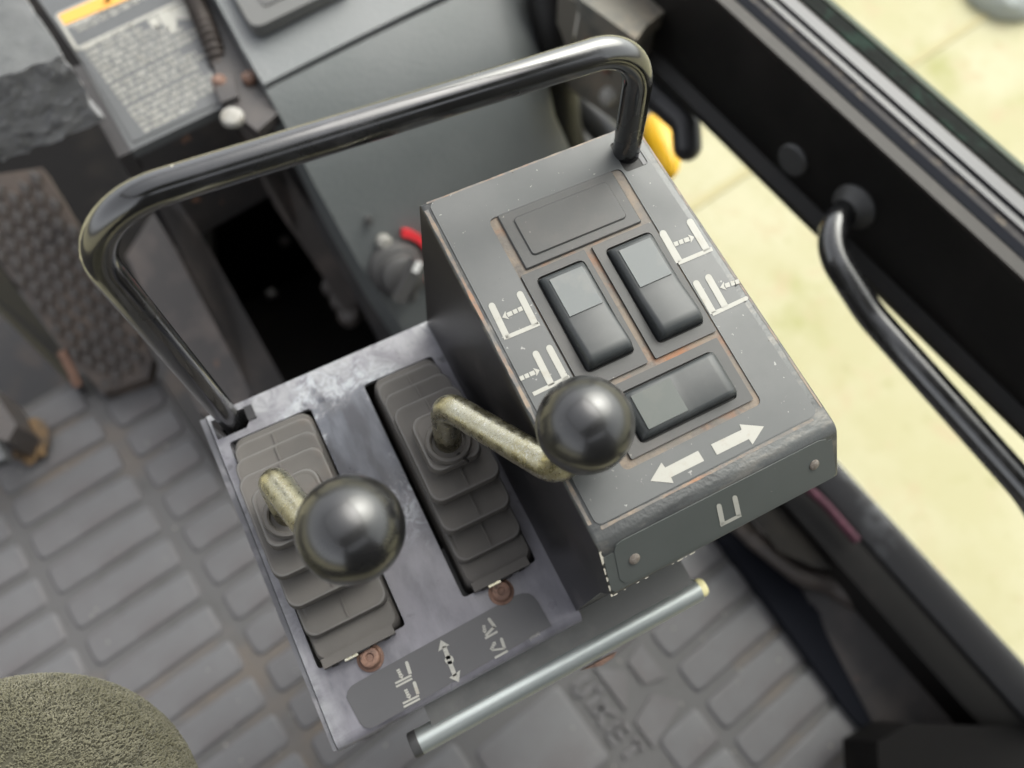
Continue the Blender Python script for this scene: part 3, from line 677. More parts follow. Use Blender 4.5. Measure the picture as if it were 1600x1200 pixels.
# dark side panel between sill and mat
sp = thing('footwell_cover', Wm(310, -150, FZ), 'dark brown inner side panel sloping from the sill to the floor mat', 'panel')
bm = B(); prism(bm, [P(x, y, z) for x, y, z in ((1180, 720, -365), (1240, 690, -362), (1640, 1080, -362), (1640, 1260, -370), (1370, 1140, -405), (1270, 950, -400), (1215, 845, -385))], (0, 0, -12)); obj('panel_sheet', bm, 'steel', sp, bevel=1.5, seg=2)
bm = B(); box(bm, 296, 372, -340, 260, -470, -432, Wm); obj('footwell_floor', bm, 'floor', sp, smooth=None)
bm = B(); tube(bm, fillet([P(1130, 800, -372), P(1172, 838, -376), P(1250, 900, -380), P(1302, 912, -384), P(1340, 932, -384)], 40, 8), lambda t: 8 + 6 * t * t, 14); cb = obj('curved_edge', bm, 'curve', sp)
bm = B(); prism(bm, [P(x, y, z) for x, y, z in ((1096, 800, -400), (1150, 780, -398), (1250, 915, -398), (1390, 1110, -400), (1390, 1180, -408), (1330, 1120, -410))], (0, 0, -30)); obj('rubber_skirt', bm, 'navy', sp, bevel=3, seg=2)
bm = B(); prism(bm, [P(x, y, -352) for x, y in ((1166, 792), (1215, 760), (1300, 890), (1270, 886), (1215, 860))], (0, 0, -3)); obj('cut_out_dark', bm, 'pit', sp, smooth=None)  # dark sheet painted for the shade inside the panel's hole
bm = B(); tube(bm, [P(1240, 742, -324), P(1290, 789, -324), P(1339, 845, -324)], 4.2, 12)
tag(obj('cable_sleeve', bm, 'magenta'), 'short magenta sleeved cable lying along the sill below the switch box corner', 'cable')
bm = B(); prism(bm, [P(x, y, -330) for x, y in ((1370, 1160), (1420, 1130), (1700, 1140), (1700, 1300), (1380, 1300))], (0, 0, -60))
tag(obj('black_cover', bm, 'pit', bevel=6, seg=3), 'black plastic cover in the bottom right corner', 'cover')
# latch
lt = thing('door_latch', P(1040, 240, -260), 'black door latch lever with a yellow release behind the rail leg', 'latch')
LTZ = -150
bm = B(); tube(bm, fillet([P(990, 120, LTZ + 10), P(1030, 152, LTZ + 10), P(1071, 188, LTZ + 8), P(1074, 230, LTZ - 4)], 18, 8), lambda t: 13 - 1.5 * t, 18)
bmesh.ops.create_icosphere(bm, subdivisions=3, radius=11.5, matrix=Matrix.Translation(P(1074, 229, LTZ - 4))); obj('latch_lever', bm, 'lever', lt, smooth=60)
bm = B(); bmesh.ops.create_uvsphere(bm, u_segments=20, v_segments=14, radius=1)
c = P(1033, 228, LTZ - 40); ax_ = P(1048, 280, LTZ - 40) - P(1024, 192, LTZ - 40); ax_.normalize(); sx_ = Vector((-ax_.y, ax_.x, 0))
for v in bm.verts: v.co = c + ax_ * v.co.x * 34 + sx_ * v.co.y * 15 + Vector((0, 0, v.co.z * 12))
obj('yellow_release', bm, 'yellow', lt, smooth=80)

# ---- seat bolster of looped fabric
SC = P(22, 1352, -8); SR = 65.0
seat = thing('seat_cushion', (SC.x, SC.y, SC.z - SR), 'olive looped fabric seat cushion corner at the bottom left', 'seat cushion')
bm = B(); bmesh.ops.create_uvsphere(bm, u_segments=40, v_segments=24, radius=SR)
for v in bm.verts: v.co += SC
obj('cushion', bm, 'fabric', seat, smooth=80)
rs = np.random.RandomState(5); vv, ff = [], []
toc = np.array([0, 0, CAMZ]) - np.array(SC); toc = toc / np.linalg.norm(toc)
made = 0
while made < 40000:
    d = rs.normal(size=3); d /= np.linalg.norm(d)
    if d @ toc < -.2 or d[0] * .5 + d[1] < -.35: continue
    made += 1
    nrm = d; tx = np.cross(nrm, [.3, .9, .1] + rs.normal(size=3) * .35); tx /= np.linalg.norm(tx); ty = np.cross(nrm, tx)
    p = np.array(SC) + nrm * (SR - .25); L = rs.uniform(.40, .72); w = rs.uniform(.15, .24); h = rs.uniform(.8, 1.7)
    b0_ = len(vv); lean = rs.normal(size=2) * .35
    for s, hh, ww in ((-1, 0, .7), (-.5, .8, 1), (.5, .85, 1), (1, 0, .7)):
        c_ = p + tx * L * s * .8 + nrm * h * hh + (tx * lean[0] + ty * lean[1]) * hh
        vv += [c_ + ty * w * ww, c_ + nrm * w * .9, c_ - ty * w * ww]
    for k in range(3):
        a_ = b0_ + 3 * k; ff += [(a_, a_ + 3, a_ + 4, a_ + 1), (a_ + 1, a_ + 4, a_ + 5, a_ + 2)]
me = bpy.data.meshes.new('fabric_pile'); me.from_pydata([tuple(v / 1000) for v in np.array(vv)], [], ff); me.materials.append(M['pile'])
for p_ in me.polygons: p_.use_smooth = True
o = bpy.data.objects.new('fabric_pile', me); COL.objects.link(o); o.parent = seat; o.location = -wloc(seat); o['kind'] = 'stuff'

# ================================================================== the lever console
con = thing('control_console', (50, 80, -60), 'grey steel lever console with a worn lilac top plate and a raised switch box', 'console')
# top plate with the rail slot
def pm(u, v, w): return Vector((u, v, w - 2.5))
bm = B()
slot = [(-50.2, 144.5), (-37.0, 144.5), (-35, 147), (-34.5, 154.0), (-50.2, 154.0)]
flat_hole(bm, [(-50.6, 9.5), (57.0, 9.5), (57.5, 158.5), (-51.4, 157)], [slot, rrect(17.0, 51.4, 35.2, 141.2, 1.5, 2), rrect(-46.4, -8.6, 36.0, 141.2, 1.5, 2)], pm, 2.5)
arc = [(9.5 - 4.5 * math.sin(t), -4.5 + 4.5 * math.cos(t)) for t in np.linspace(0, PI / 2 * .96, 7)]
sec = arc + [(5.2, -28), (7.6, -28), (7.6, -5), (9.5, -2.5)]
prism(bm, [Vector((-50.6, y, z)) for y, z in sec], (108.3, 0, 0))
obj('top_plate', bm, 'plate', con, smooth=35)
bm = B(); prism(bm, [Vector((-52.0, 157, -1.0)), Vector((-54.6, 157, -1.0)), Vector((-52.4, 6, -1.0)), Vector((-50.9, 6, -1.0))], (0, 0, -150)); obj('side_sheet', bm, 'plate_side', con, bevel=.8, seg=2)
bm = B(); box(bm, -48, 140, 150, 156, -200, -6); box(bm, -50, 140, 12, 150, -210, -200); obj('inner_frame', bm, 'pit', con, smooth=None)
bm = B(); box(bm, 58, 150, 12, 150, -200, -6); obj('box_pedestal', bm, 'black', con, smooth=None)
# slot liner, curled paint flap
bm = B(); box(bm, -35.2, -31.5, 147, 154, -.4, .8); obj('slot_flap', bm, 'black', con, bevel=.35, seg=2)
# strip decal with icons
ZD = .45
def fz(x, y): return P(x, y, ZD)
dpx = [(541, 1090), (543, 1080), (549, 1072), (558, 1066), (806, 930), (816, 927), (826, 927), (834, 932), (841, 941), (862, 978), (589, 1134), (580, 1138), (570, 1137), (563, 1131)]
bm = B(); prism(bm, [P(x, y, .35) for x, y in dpx], (0, 0, -.33)); sd_ = obj('strip_decal', bm, 'pdecal', con, smooth=None)
def icon(kind, x, y):
    bm = B(); k = .225
    def g(a, b): return fz(x + a * k, y + b * k)
    if kind == 'fork':                       # angle iron over a ladder arrow
        bar(bm, g, (80, -15), (105, 62), 24, True); bar(bm, g, (0, 128), (112, 72), 14); bar(bm, g, (6, 152), (118, 94), 14)
        dash_arrow(bm, g, (18, 30), (50, 96), 24, 40, 3)
    elif kind == 'tilt':
        bar(bm, g, (50, -15), (92, 42), 22, True); bar(bm, g, (86, 36), (26, 100), 18); bar(bm, g, (22, 118), (108, 70), 16)
        dash_arrow(bm, g, (12, 26), (22, 84), 22, 36, 3)
    elif kind == 'tilt2':
        bar(bm, g, (78, -15), (100, 50), 22, True); bar(bm, g, (10, 62), (100, 50), 14); bar(bm, g, (32, 116), (122, 66), 16)
        dash_arrow(bm, g, (6, 60), (36, 0), 22, 36, 3)
    obj('icon', bm, 'print', sd_, smooth=None)
icon('fork', 617.5, 1039); icon('fork', 629.5, 1070.5); icon('tilt', 753, 971); icon('tilt2', 766, 1002)
bm = B()
bar(bm, fz, (694, 1010), (701, 1030), 7); bar(bm, fz, (702, 1033), (711, 1056), 7)
poly(bm, [fz(*p) for p in ((688.5, 1000), (702, 1008), (696, 1011), (685, 1018))]); poly(bm, [fz(*p) for p in ((717, 1066), (702, 1059), (709, 1054), (719, 1047))])
poly(bm, [fz(702 + 7 * math.cos(t), 1031 + 7 * math.sin(t)) for t in np.linspace(0, 2 * PI, 17)[:-1]])
obj('icon', bm, 'print', sd_, smooth=None)
cu = bpy.data.curves.new('part_number', 'FONT'); cu.body = 'JITNAJ'; cu.size = .0017; cu.align_x = 'LEFT'; cu.materials.append(M['print'])
tx_ = bpy.data.objects.new('part_number', cu); COL.objects.link(tx_); tx_.parent = sd_
a, b = P(829, 1001, ZD), P(857, 982, ZD); tx_.location = a / 1000 - wloc(sd_); tx_.rotation_euler.z = math.atan2(b.y - a.y, b.x - a.x)
dp = bpy.context.evaluated_depsgraph_get(); me_t = bpy.data.meshes.new_from_object(tx_.evaluated_get(dp))
tm = bpy.data.objects.new('part_number', me_t); COL.objects.link(tm); tm.parent = sd_; tm.location = tx_.location; tm.rotation_euler = tx_.rotation_euler
bpy.data.objects.remove(tx_); tm.name = 'part_number'
# two rusty bolts
for px in ((579, 1028), (783, 925)):
    bm = B(); c = P(*px, 0); lathe(bm, [(5.4, 0), (5.4, .8), (5.0, 1.1), (4.4, 1.2), (4.2, 2.6), (3.6, 3.6), (2.2, 4.0), (1.7, 3.9), (1.5, 3.0), (0, 3.0)], c, n=28); obj('bolt', bm, 'rust', con)
# ---- switch box: solid with a bent front lip
def arcpts(c, r, a0, a1, n): return [(c[0] + r * math.cos(math.radians(a0 + (a1 - a0) * i / n)), c[1] + r * math.sin(math.radians(a0 + (a1 - a0) * i / n))) for i in range(n + 1)]
# front bend: circle tangent to the panel plane and the lip plane
d1 = Vector((0, PV.y, PV.z)); d2 = LD; half = d1.angle(d2) / 2; R_ = 7.0; kk = R_ / math.tan(half)
cen = PO + (d1 + d2).normalized() * (R_ / math.sin(half)); p0 = PO + d1 * kk; p1 = PO + d2 * kk
v0 = Vector((0, p0.y - cen.y, p0.z - cen.z)); v1 = Vector((0, p1.y - cen.y, p1.z - cen.z)); om = v0.angle(v1)
bend = []
for i in range(9):
    t = i / 8; v = (v0 * math.sin((1 - t) * om) + v1 * math.sin(t * om)) / math.sin(om); bend.append((cen.y + v.y, cen.z + v.z))
sec = [(154.1, 99.3), (158.0, -8), (9.4, -8), (9.4, 60)] + [(7.2, 70.6), (6.0, 72.4)] + bend[::-1]
bm = B()
def xr(y): return 152.0 - 5.2 * (y - 6) / 148
L_ = [bm.verts.new((56.7, y, z)) for y, z in sec]; R2 = [bm.verts.new((xr(y), y, z - (2.5 if z < 80 and z > 65 else 0))) for y, z in sec]; n = len(sec)
bm.faces.new(L_); bm.faces.new(R2[::-1])
for i in range(n): bm.faces.new((L_[i], R2[i], R2[(i + 1) % n], L_[(i + 1) % n]))
bmesh.ops.recalc_face_normals(bm, faces=bm.faces)
es = [e for e in bm.edges if len(e.link_faces) == 2 and e.calc_face_angle(0) > .9 and (e.verts[0].co.z > 65 and e.verts[1].co.z > 65)]
bmesh.ops.bevel(bm, geom=es, offset=1.3, segments=3, affect='EDGES', profile=.5, clamp_overlap=True)
bm.normal_update()
for f in bm.faces: f.material_index = 1 if f.normal.z > .25 else 0
sb = obj('switch_box', bm, ['black', 'worn'], con, smooth=38)
# chipped front corner
bm = B(); rr = random.Random(4)
for i in range(70):
    t0, t1 = i / 70, (i + 1) / 70
    w0, w1 = [max(.05, .30 + 1.0 * mnoise.noise(Vector((t * 9.0, 3.3, 7.7))) + .25 * mnoise.noise(Vector((t * 17, 1.1, 2.2)))) for t in (t0, t1)]
    q0, q1 = [Vector((56.9, 19.4 - 13.2 * t, 87.6 - 15.0 * t)) + LN * .14 for t in (t0, t1)]
    if max(w0, w1) > .12: poly(bm, [q0 + Vector((-.25, 0, 0)), q0 + Vector((w0, 0, 0)), q1 + Vector((w1, 0, 0)), q1 + Vector((-.25, 0, 0))])
for i in range(8):
    x = 58 + rr.random() ** 1.5 * 34; s = rr.uniform(.4, 1.3); p = Vector((x, 6.0, 72.4 - 2.5 * (x - 56.7) / 93)) - LD * .35 + LN * .15
    poly(bm, [p + Vector((math.cos(a) * s * 1.4 * rr.uniform(.5, 1), 0, 0)) + LD * math.sin(a) * s * .3 for a in np.linspace(0, 2 * PI, 7)[:-1]])
obj('paint_chips', bm, 'chip', sb, smooth=None)
# panel decal with two openings
SLOT = rrect(19.6, 74.6, 18.2, 120.6, 2.2, 3); RS = rrect(73.5, 87.5, 121.5, 136, 1.5, 2)
outer = rrect(3.0, 90.5, 6.6, 133.4, 2.5, 4)
outer = [(u - (v - 6) / 128 * (4.6 if u > 50 else 0) if u > 50 else u, v) for u, v in outer]
outer2 = [(u, v) for u, v in outer]
# notch for the rail leg at the far right corner is an inner opening
RSI = rrect(73.0, 83.6, 119.8, 131.6, 1.5, 2)
RSI = [(u, v) for u, v in RSI]
SLOT = rrect(19.6, 74.6, 18.2, 119.0, 2.2, 3)
RSI = rrect(75.6, 85.4, 116.4, 129.6, 1.2, 2)
bm = B(); flat_hole(bm, outer2, [SLOT, RSI], lambda u, v, w: PW(u, v, w), .55)
pdc = obj('panel_decal', bm, 'decal', con, smooth=None)
bm = B(); prism(bm, [PW(u, v, .09) for u, v in rrect(19.0, 75.2, 17.6, 119.6, 2, 2)], PN * -.07); obj('slot_floor', bm, 'slotrust', con, smooth=None)
bm = B()
for a_, b_, wv in (((1.3, 8), (1.3, 131.5), 2.0), ((2.5, 134.0), (84, 134.0), 1.1), ((4, 5.6), (88, 5.6), 1.6), ((93.2, 8), (89.2, 131), 1.2)):
    n_ = 40
    for i in range(n_):
        t0, t1 = i / n_, (i + 1) / n_
        q0 = [a_[k] + (b_[k] - a_[k]) * t0 for k in (0, 1)]; q1 = [a_[k] + (b_[k] - a_[k]) * t1 for k in (0, 1)]
        w0 = wv * (.62 + .38 * mnoise.noise(Vector((q0[0] * .35, q0[1] * .35, 2.2)))); w1 = wv * (.62 + .38 * mnoise.noise(Vector((q1[0] * .35, q1[1] * .35, 2.2))))
        dx, dy = (1, 0) if abs(b_[1] - a_[1]) > abs(b_[0] - a_[0]) else (0, 1)
        poly(bm, [PW(q0[0] - dx * w0 / 2, q0[1] - dy * w0 / 2, .08), PW(q0[0] + dx * w0 / 2, q0[1] + dy * w0 / 2, .08), PW(q1[0] + dx * w1 / 2, q1[1] + dy * w1 / 2, .08), PW(q1[0] - dx * w1 / 2, q1[1] - dy * w1 / 2, .08)])
bmesh.ops.remove_doubles(bm, verts=bm.verts, dist=.001)
obj('rim_rust', bm, 'edgerust', sb, smooth=None)
bm = B(); prism(bm, [PW(u, v, .12) for u, v in rrect(75.0, 85.8, 115.8, 130.2, 1.2, 2)], PN * -.1); obj('rail_slot_dark', bm, 'beam', con, smooth=None)  # black sheet stands in for the dark of the open slot
bm = B(); prism(bm, [PW(u, v, .3) for u, v in ((83.4, 116.8), (85.2, 116.8), (85.2, 122.5), (83.4, 121.5))], PN * -.25); obj('slot_edge', bm, 'lilac', con, smooth=None)
def fp(x, y): return PP(x, y, .72)
def pict(name, draw):
    bm = B(); draw(bm); return obj(name, bm, 'print', pdc, smooth=None)
def s1(bm):
    bar(bm, fp, (768.5, 478), (793, 529), 10.5, True); bar(bm, fp, (812.5, 460), (837, 508), 10.5, True); bar(bm, fp, (790.2, 527.5), (843, 505.5), 6.5); dash_arrow(bm, fp, (816, 481.5), (784.7, 496), 7, 14)
def s2(bm):
    bar(bm, fp, (837.3, 553), (862, 602), 10.5, True); bar(bm, fp, (858.5, 544), (884, 592), 10.5, True); bar(bm, fp, (833, 616), (890, 588.5), 6.5); dash_arrow(bm, fp, (812.5, 592), (843.5, 578), 7, 14)
def s3(bm):
    bar(bm, fp, (1036, 365), (1061.5, 409), 11, True); bar(bm, fp, (1078.5, 347), (1105, 391), 11, True); bar(bm, fp, (1060, 411), (1113, 388.5), 6.5); dash_arrow(bm, fp, (1053.5, 382), (1085, 370), 7, 14)
def s4(bm):
    bar(bm, fp, (1088, 443), (1114.5, 489), 10.5, True); bar(bm, fp, (1107, 433.5), (1133, 479), 10.5, True); bar(bm, fp, (1113, 491), (1166, 466), 6.5, False, True); dash_arrow(bm, fp, (1155, 439), (1125, 449.5), 7, 14)
for dr in (s1, s2, s3, s4): pict('pictogram', dr)
pict('arrow', lambda bm: poly(bm, [fp(*p) for p in ((1016.4, 751.5), (1033.5, 722.7), (1039.4, 730.6), (1090.6, 704.3), (1100.4, 720), (1048.6, 745.6), (1052.5, 754.8))]))
pict('arrow', lambda bm: poly(bm, [fp(*p) for p in ((1193.6, 666.2), (1175.9, 694.5), (1170, 686), (1120, 710.9), (1110.9, 694.5), (1158.8, 671.5), (1155.5, 663))]))
# lip decal, rivets and its mark
bm = B(); lo = [(960, 862), (963, 852), (972, 845), (1280, 689), (1291, 687), (1297, 692), (1304, 728), (1301, 739), (1294, 745), (988, 908), (977, 911), (969, 906)]
prism(bm, [PL(x, y, .45) for x, y in lo], LN * -.4); ld_ = obj('lip_decal', bm, 'lip', con, smooth=None)
bm = B(); prism(bm, [PL(x, y, .25) for x, y in ((943, 872), (1300, 686), (1306, 738), (1302, 746), (962, 925), (955, 922))], LN * -.2); obj('lip_paint', bm, 'lip', con, smooth=None)
bm = B(); fq = lambda x, y: PL(x, y, .6)
bar(bm, fq, (1123.5, 791), (1129.5, 820), 8, True); bar(bm, fq, (1148.3, 778), (1154.5, 806), 8, True); bar(bm, fq, (1125.5, 821), (1158, 804.5), 5); obj('pictogram', bm, 'print', ld_, smooth=None)
for px in ((991, 873), (1272, 726)):
    bm = B(); lathe(bm, [(2.0, 0), (2.0, .35), (1.4, .7), (0, .8)], PL(*px, .4), LN, 16); obj('rivet', bm, 'rivet', ld_)
# ---- blank plate and three rocker switches
def pbox(bm, u0, u1, v0, v1, w0, w1, r=1.2, n=3):
    lp = rrect(u0, u1, v0, v1, r, n); e = .35
    li = rrect(u0 + e, u1 - e, v0 + e, v1 - e, max(r - e, .1), n)
    loft(bm, [[PW(u, v, w0) for u, v in lp], [PW(u, v, w1 - e) for u, v in lp], [PW(u, v, w1) for u, v in li]], cap0=False)
bm = B(); pbox(bm, 23.2, 70.6, 95.9, 119.0, .05, 1.1, .6); bp = obj('blank_plate', bm, 'bezel', con)
bm = B(); pbox(bm, 27.6, 66.4, 99.4, 115.6, 1.0, 1.75, 1.6); obj('blank_boss', bm, 'bezel', bp)
def rocker(u0, u1, v0, v1, ku0, ku1, kv0, kv1, axis, lensm, label):
    bm = B()
    flat_hole(bm, rrect(u0, u1, v0, v1, .5, 2), [rrect(ku0 - .9, ku1 + .9, kv0 - .9, kv1 + .9, 2.0, 3)], lambda u, v, w: PW(u, v, w), 1.15)
    prism(bm, [PW(u, v, .1) for u, v in ((u0 + 1, v0 + 1), (u1 - 1, v0 + 1), (u1 - 1, v1 - 1), (u0 + 1, v1 - 1))], PN * -.05, 1)
    sw = obj('rocker_switch', bm, ['bezel', 'beam'], con, smooth=None); sw['label'] = label
    # rocker body: profile along its length (a = 0 at the lens end .. 1)
    bm = B()
    def q(a, s, w):      # a along, s across
        if axis == 'v': return PW(ku0 + (ku1 - ku0) * s, kv1 + (kv0 - kv1) * a, w)
        return PW(ku0 + (ku1 - ku0) * a, kv0 + (kv1 - kv0) * s, w)
    prof = [(0.0, 1.2), (0.015, 3.0), (.05, 4.0), (.12, 4.3), (.5, 4.4), (.56, 4.4), (.88, 6.0), (.94, 5.9), (.985, 5.0), (1.0, 3.4), (1.0, .2)]
    cross = [(0, -3.2), (.012, -1.2), (.06, -.25), (.12, 0), (.88, 0), (.94, -.25), (.988, -1.2), (1, -3.2)]
    rows = [[bm.verts.new(q(a, s, max(w + dw * min(1, w / 4), .2))) for s, dw in cross] for a, w in prof]
    for A, Bq in zip(rows, rows[1:]):
        for i in range(len(cross) - 1): bm.faces.new((A[i], A[i + 1], Bq[i + 1], Bq[i]))
    for side in (0, -1):
        vs = [r[side] for r in rows]; lo2 = [bm.verts.new(q(a, 0 if side == 0 else 1, .1)) for a, w in prof]
        for i in range(len(vs) - 1): bm.faces.new((vs[i], vs[i + 1], lo2[i + 1], lo2[i]))
    bm.faces.new(rows[0]); bm.faces.new(rows[-1])
    obj('rocker', bm, 'rocker', sw, smooth=50)
    bm = B(); lp = [(.075, .13), (.485, .13), (.485, .87), (.075, .87)]
    prism(bm, [q(a, s, 4.3 + .2 * a + .45) for a, s in lp], PN * -.7); obj('lens', bm, lensm, sw, smooth=None, bevel=.18, seg=2)
rocker(20.2, 45.6, 47.6, 94.4, 25.2, 42.6, 53.6, 90.4, 'v', 'lens', 'left upright rocker with pale lens')
rocker(48.6, 73.6, 47.6, 94.4, 53.0, 70.4, 52.6, 90.4, 'v', 'lens', 'right upright rocker with pale lens')
rocker(23.6, 72.2, 20.6, 45.4, 29.8, 67.0, 24.4, 41.2, 'u', 'lens2', 'crosswise rocker with dark green lens')
# shelf below the console front
bm = B(); prism(bm, [Vector(p) for p in ((-15.5, -3.5, -15), (112, -3.5, -15), (112, 60, -15), (-15.5, 60, -15))], (0, 0, -2.5)); obj('front_shelf', bm, 'shelf', con, bevel=.8, seg=2)
bm = B(); prism(bm, [P(940, 1040, -24), P(958, 1028, -24), P(964, 1018, -24), P(912, 1046, -24)], (0, 0, -16)); obj('shelf_bracket', bm, 'rust', con, bevel=1, seg=2)
# silver tube along the shelf
stb = thing('edge_tube', (48, -7, -26), 'silver metal tube with a pale yellow end plug along the shelf before the console', 'tube')
ta, tb = P(650, 1162, -19), P(1090, 921, -19)
bm = B(); tube(bm, [ta, ta.lerp(tb, .5), tb], 5.1, 24); obj('tube', bm, 'silver', stb, smooth=50)
bm = B(); dr_ = (tb - ta).normalized(); lathe(bm, [(4.2, -2), (4.2, 2.6), (3.4, 3.6), (0, 3.6)], tb, dr_, 18); obj('end_plug', bm, 'cream', stb)
bm = B(); lathe(bm, [(5.3, -1.5), (5.3, 1.5), (4.8, 2.2), (0, 2.2)], ta, -dr_, 18); obj('end_cap', bm, 'plug', stb)

# ================================================================== control levers
def boot(x0, x1, name, parent, dz):
    bm = B(); bands = []; T = [(0.4, -.4, 36.5, 140.0, 0.0), (0.6, 0, 46.6, 135.0, 9 + dz), (0.2, 0, 57.9, 124.2, 20 + dz), (.6, 0, 68.5, 112.6, 31 + dz), (4.4, 4.6, 76.9, 101.6, 42 + dz)]
    rings = []
    def ring(i, ins, z, rr_=4.6):
        a, b, y0, y1, _ = T[i]; rings.append([Vector((x, y, z)) for x, y in rrect(x0 + a + ins, x1 - b - ins, y0 + ins, y1 - ins, rr_, 5)])
    ring(0, -1.0, -14); ring(0, .2, 1.0); ring(0, .6, 3.0); ring(0, 1.2, 4.0)
    for i in (1, 2, 3, 4):
        z = T[i][4]
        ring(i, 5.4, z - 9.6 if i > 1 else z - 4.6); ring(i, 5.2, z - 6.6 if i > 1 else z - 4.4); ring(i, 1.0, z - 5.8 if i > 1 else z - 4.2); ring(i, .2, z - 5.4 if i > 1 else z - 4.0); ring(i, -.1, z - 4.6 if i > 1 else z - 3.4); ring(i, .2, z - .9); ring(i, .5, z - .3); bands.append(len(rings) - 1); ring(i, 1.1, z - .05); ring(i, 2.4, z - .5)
    z = T[4][4]; ring(4, 2.0, z + .1); ring(4, 5, z + .3)
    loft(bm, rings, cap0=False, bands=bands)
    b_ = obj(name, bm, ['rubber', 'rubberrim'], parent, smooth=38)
    # moulding seam along the middle of every pleat
    xm = (x0 + x1) / 2 + .5
    for i in (1, 2, 3):
        for s in (0, 1):
            ya = T[i][2 + s]; yb = T[i + 1][2 + s]; z0, z1_ = T[i][4], T[i + 1][4] - 9.6
            yb2 = yb + (2.6 if s == 0 else -2.6) * 0; dirn = 1 if s == 0 else -1
            bm = B(); prism(bm, [Vector((xm - .35, ya + dirn * 1.4, z0 + .25)), Vector((xm + .35, ya + dirn * 1.4, z0 + .25)), Vector((xm + .35, yb + dirn * 4.4, z1_ + .35)), Vector((xm - .35, yb + dirn * 4.4, z1_ + .35))], (0, 0, -.6)); obj('boot_seam', bm, 'rubber', b_, smooth=None)
    return b_
def lever(name, x0, x1, stub, bendp, endp, ball, label, dz):
    t = thing(name, (stub[0], stub[1], 0), label, 'control lever', 'control levers of the console')
    boot(x0, x1, 'boot', t, dz)
    zt = 42 + dz
    # clip base at the front foot of the boot
    bm = B(); box(bm, x0 + 2, x1 - 3.5, 34.6, 38.4, .1, 5.5); obj('boot_clamp', bm, 'rubber', t, bevel=.8, seg=2)
    bm = B(); xm = (x0 + x1) / 2
    box(bm, xm - 1.5, xm + 3.5, 34.0, 35.2, 1.4, 5.2); box(bm, x0 + 5, x0 + 7.4, 34.0, 35.2, 1.6, 4.2); box(bm, x1 - 8.5, x1 - 6.2, 34.0, 35.2, 1.6, 4.2); obj('clamp_slot', bm, 'beam', t, smooth=None)
    bm = B(); box(bm, xm - 7.5, xm - 2, 33.6, 35.0, 1.0, 4.6); obj('clamp_tab', bm, 'zinc', t, bevel=.4, seg=2)
    sx, sy = stub
    bm = B(); lathe(bm, [(6.4, zt - 1), (9.2, zt + .2), (9.2, zt + 1.6), (8.6, zt + 2.6), (7.4, zt + 2.8), (6.8, zt + 2.2), (6.6, zt - .5)], (sx, sy, 0), n=28); obj('collar', bm, 'rubber', t)
    bm = B(); prism(bm, [Vector((sx + .6, sy - 6.4, zt + 2.95)), Vector((sx + 1.8, sy - 6.2, zt + 2.95)), Vector((sx + 4.0, sy - 10.5, zt + 1.2)), Vector((sx + 3.4, sy - 10.8, zt + 1.2))], (0, 0, -1.6)); obj('collar_split', bm, 'beam', t, smooth=None)
    path = fillet([Vector((sx, sy, zt - 4)), Vector(bendp), Vector(endp), Vector(ball)], [11, 11], 10)
    bm = B(); tube(bm, path, 5.5, 24); obj('rod', bm, 'zinc', t, smooth=60)
    bx = Vector(ball); ax2 = (bx - Vector(endp)).normalized()
    bm = B(); prof = [(6.2, -15.0), (6.4, -14.2)]
    prof += [(15 * math.sin(a), -15 * math.cos(a)) for a in np.linspace(math.radians(26), PI, 26)]
    lathe(bm, prof, bx, ax2, 48); obj('knob', bm, 'ball', t, smooth=70)
    return t
lever('control_lever', 20.0, 51.0, (35.2, 86.6), (37.4, 94.0, 65), (57.0, 47.0, 92), (65.6, 52.2, 113.2), 'right control lever with a cranked zinc rod and black ball over the switch box edge', 0)
lever('control_lever', -45.6, -10.0, (-30.2, 87.0), (-28.6, 95.6, 65), (-15.0, 46.0, 95), (-8.65, 52.7, 118.7), 'left control lever with a short visible zinc rod and black ball nearest the floor mat', 0)

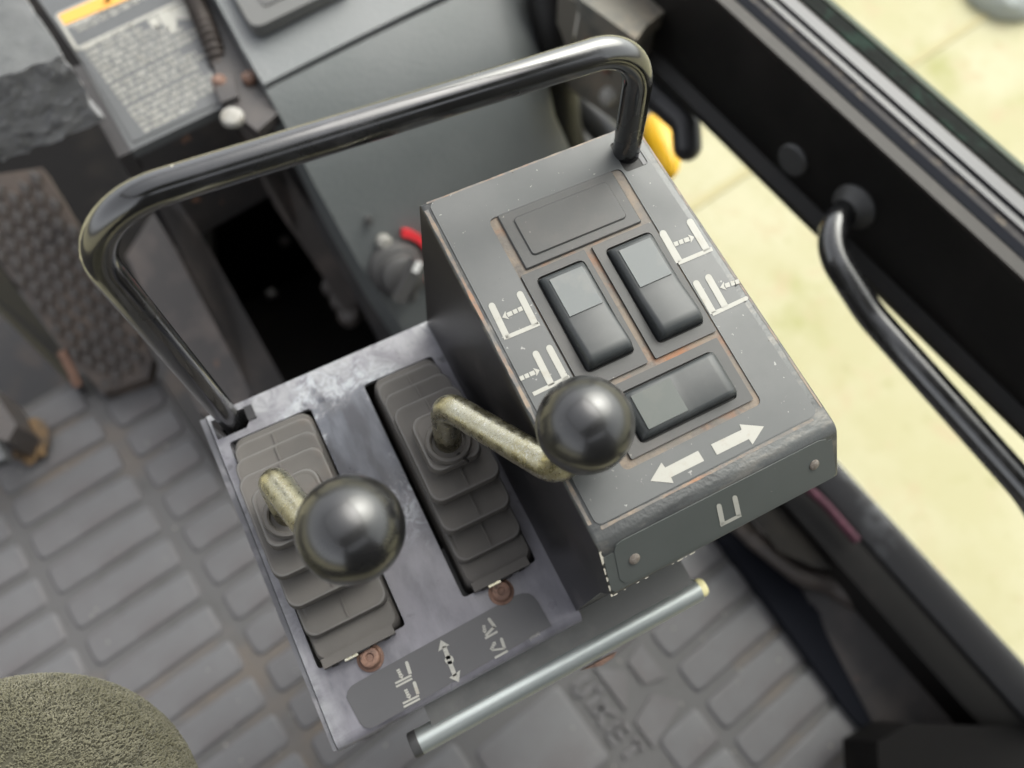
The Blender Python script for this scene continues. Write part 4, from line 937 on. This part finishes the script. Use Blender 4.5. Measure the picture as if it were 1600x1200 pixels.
# ================================================================== grab rail
rail = thing('grab_rail', (47, 150, 0), 'black gloss tube grab rail arching across the back of the console', 'grab rail')
rp = fillet([Vector((-42, 150.5, -30)), Vector((-44.5, 158.5, 147)), Vector((136.5, 150.0, 147)), Vector((137.0, 142.5, 86))], [27, 19], 14)
bm = B(); tube(bm, rp, 5.15, 32); ro = obj('rail_tube', bm, 'rail', rail, smooth=60)
bm = B(); rr = random.Random(11)
def chip(c, nrm, s, asp=1.0):
    nrm = Vector(nrm).normalized(); e = Vector((1, 0, 0)); e = (e - nrm * e.dot(nrm)).normalized(); f_ = nrm.cross(e); k = rr.random() * 6
    poly(bm, [Vector(c) + nrm * 5.22 + (e * math.cos(a + k) * asp + f_ * math.sin(a + k)) * s * rr.uniform(.35, 1) for a in np.linspace(0, 2 * PI, 8)[:-1]])
def on_bar(x): t = (x + 44.5) / 181; return Vector((x, 158.5 - 8.5 * t, 147))
for x, ang, s, asp in ((-14, 52, 1.1, 1.3), (-6.5, 56, .9, 1.0), (-12.5, 20, .8, .6), (60, 66, .3, 1), (92, 56, .7, 1.4), (113, 58, 1.2, 1.4), (117, 54, .9, 1), (47, 70, .3, 1), (-2, 30, .2, 1), (75, 20, .2, 1), (20, 50, .2, 1)):
    a = math.radians(ang); chip(on_bar(x), (0, math.sin(a), math.cos(a)), s, asp)
obj('rail_chips', bm, 'chip', ro, smooth=None)
# loose grit on the mat
bm = B(); rr = random.Random(21)
for i in range(150):
    x, y = (rr.uniform(-400, -60), rr.uniform(0, 470)) if i < 70 else (rr.uniform(40, 285), rr.uniform(-320, 110))
    c = Wm(x, y, FZ + 2.7 + rr.random()); s_ = rr.uniform(.5, 1.7)
    poly(bm, [c + Vector((math.cos(a) * s_ * rr.uniform(.5, 1.2), math.sin(a) * s_ * rr.uniform(.5, 1.2), rr.uniform(0, .5))) for a in np.linspace(0, 2 * PI, 6)[:-1]])
tag(obj('floor_grit', bm, 'boltw', smooth=None), 'pale flakes of grit scattered over the rubber floor mat', 'grit', kind='stuff')
bpy.context.view_layer.update()
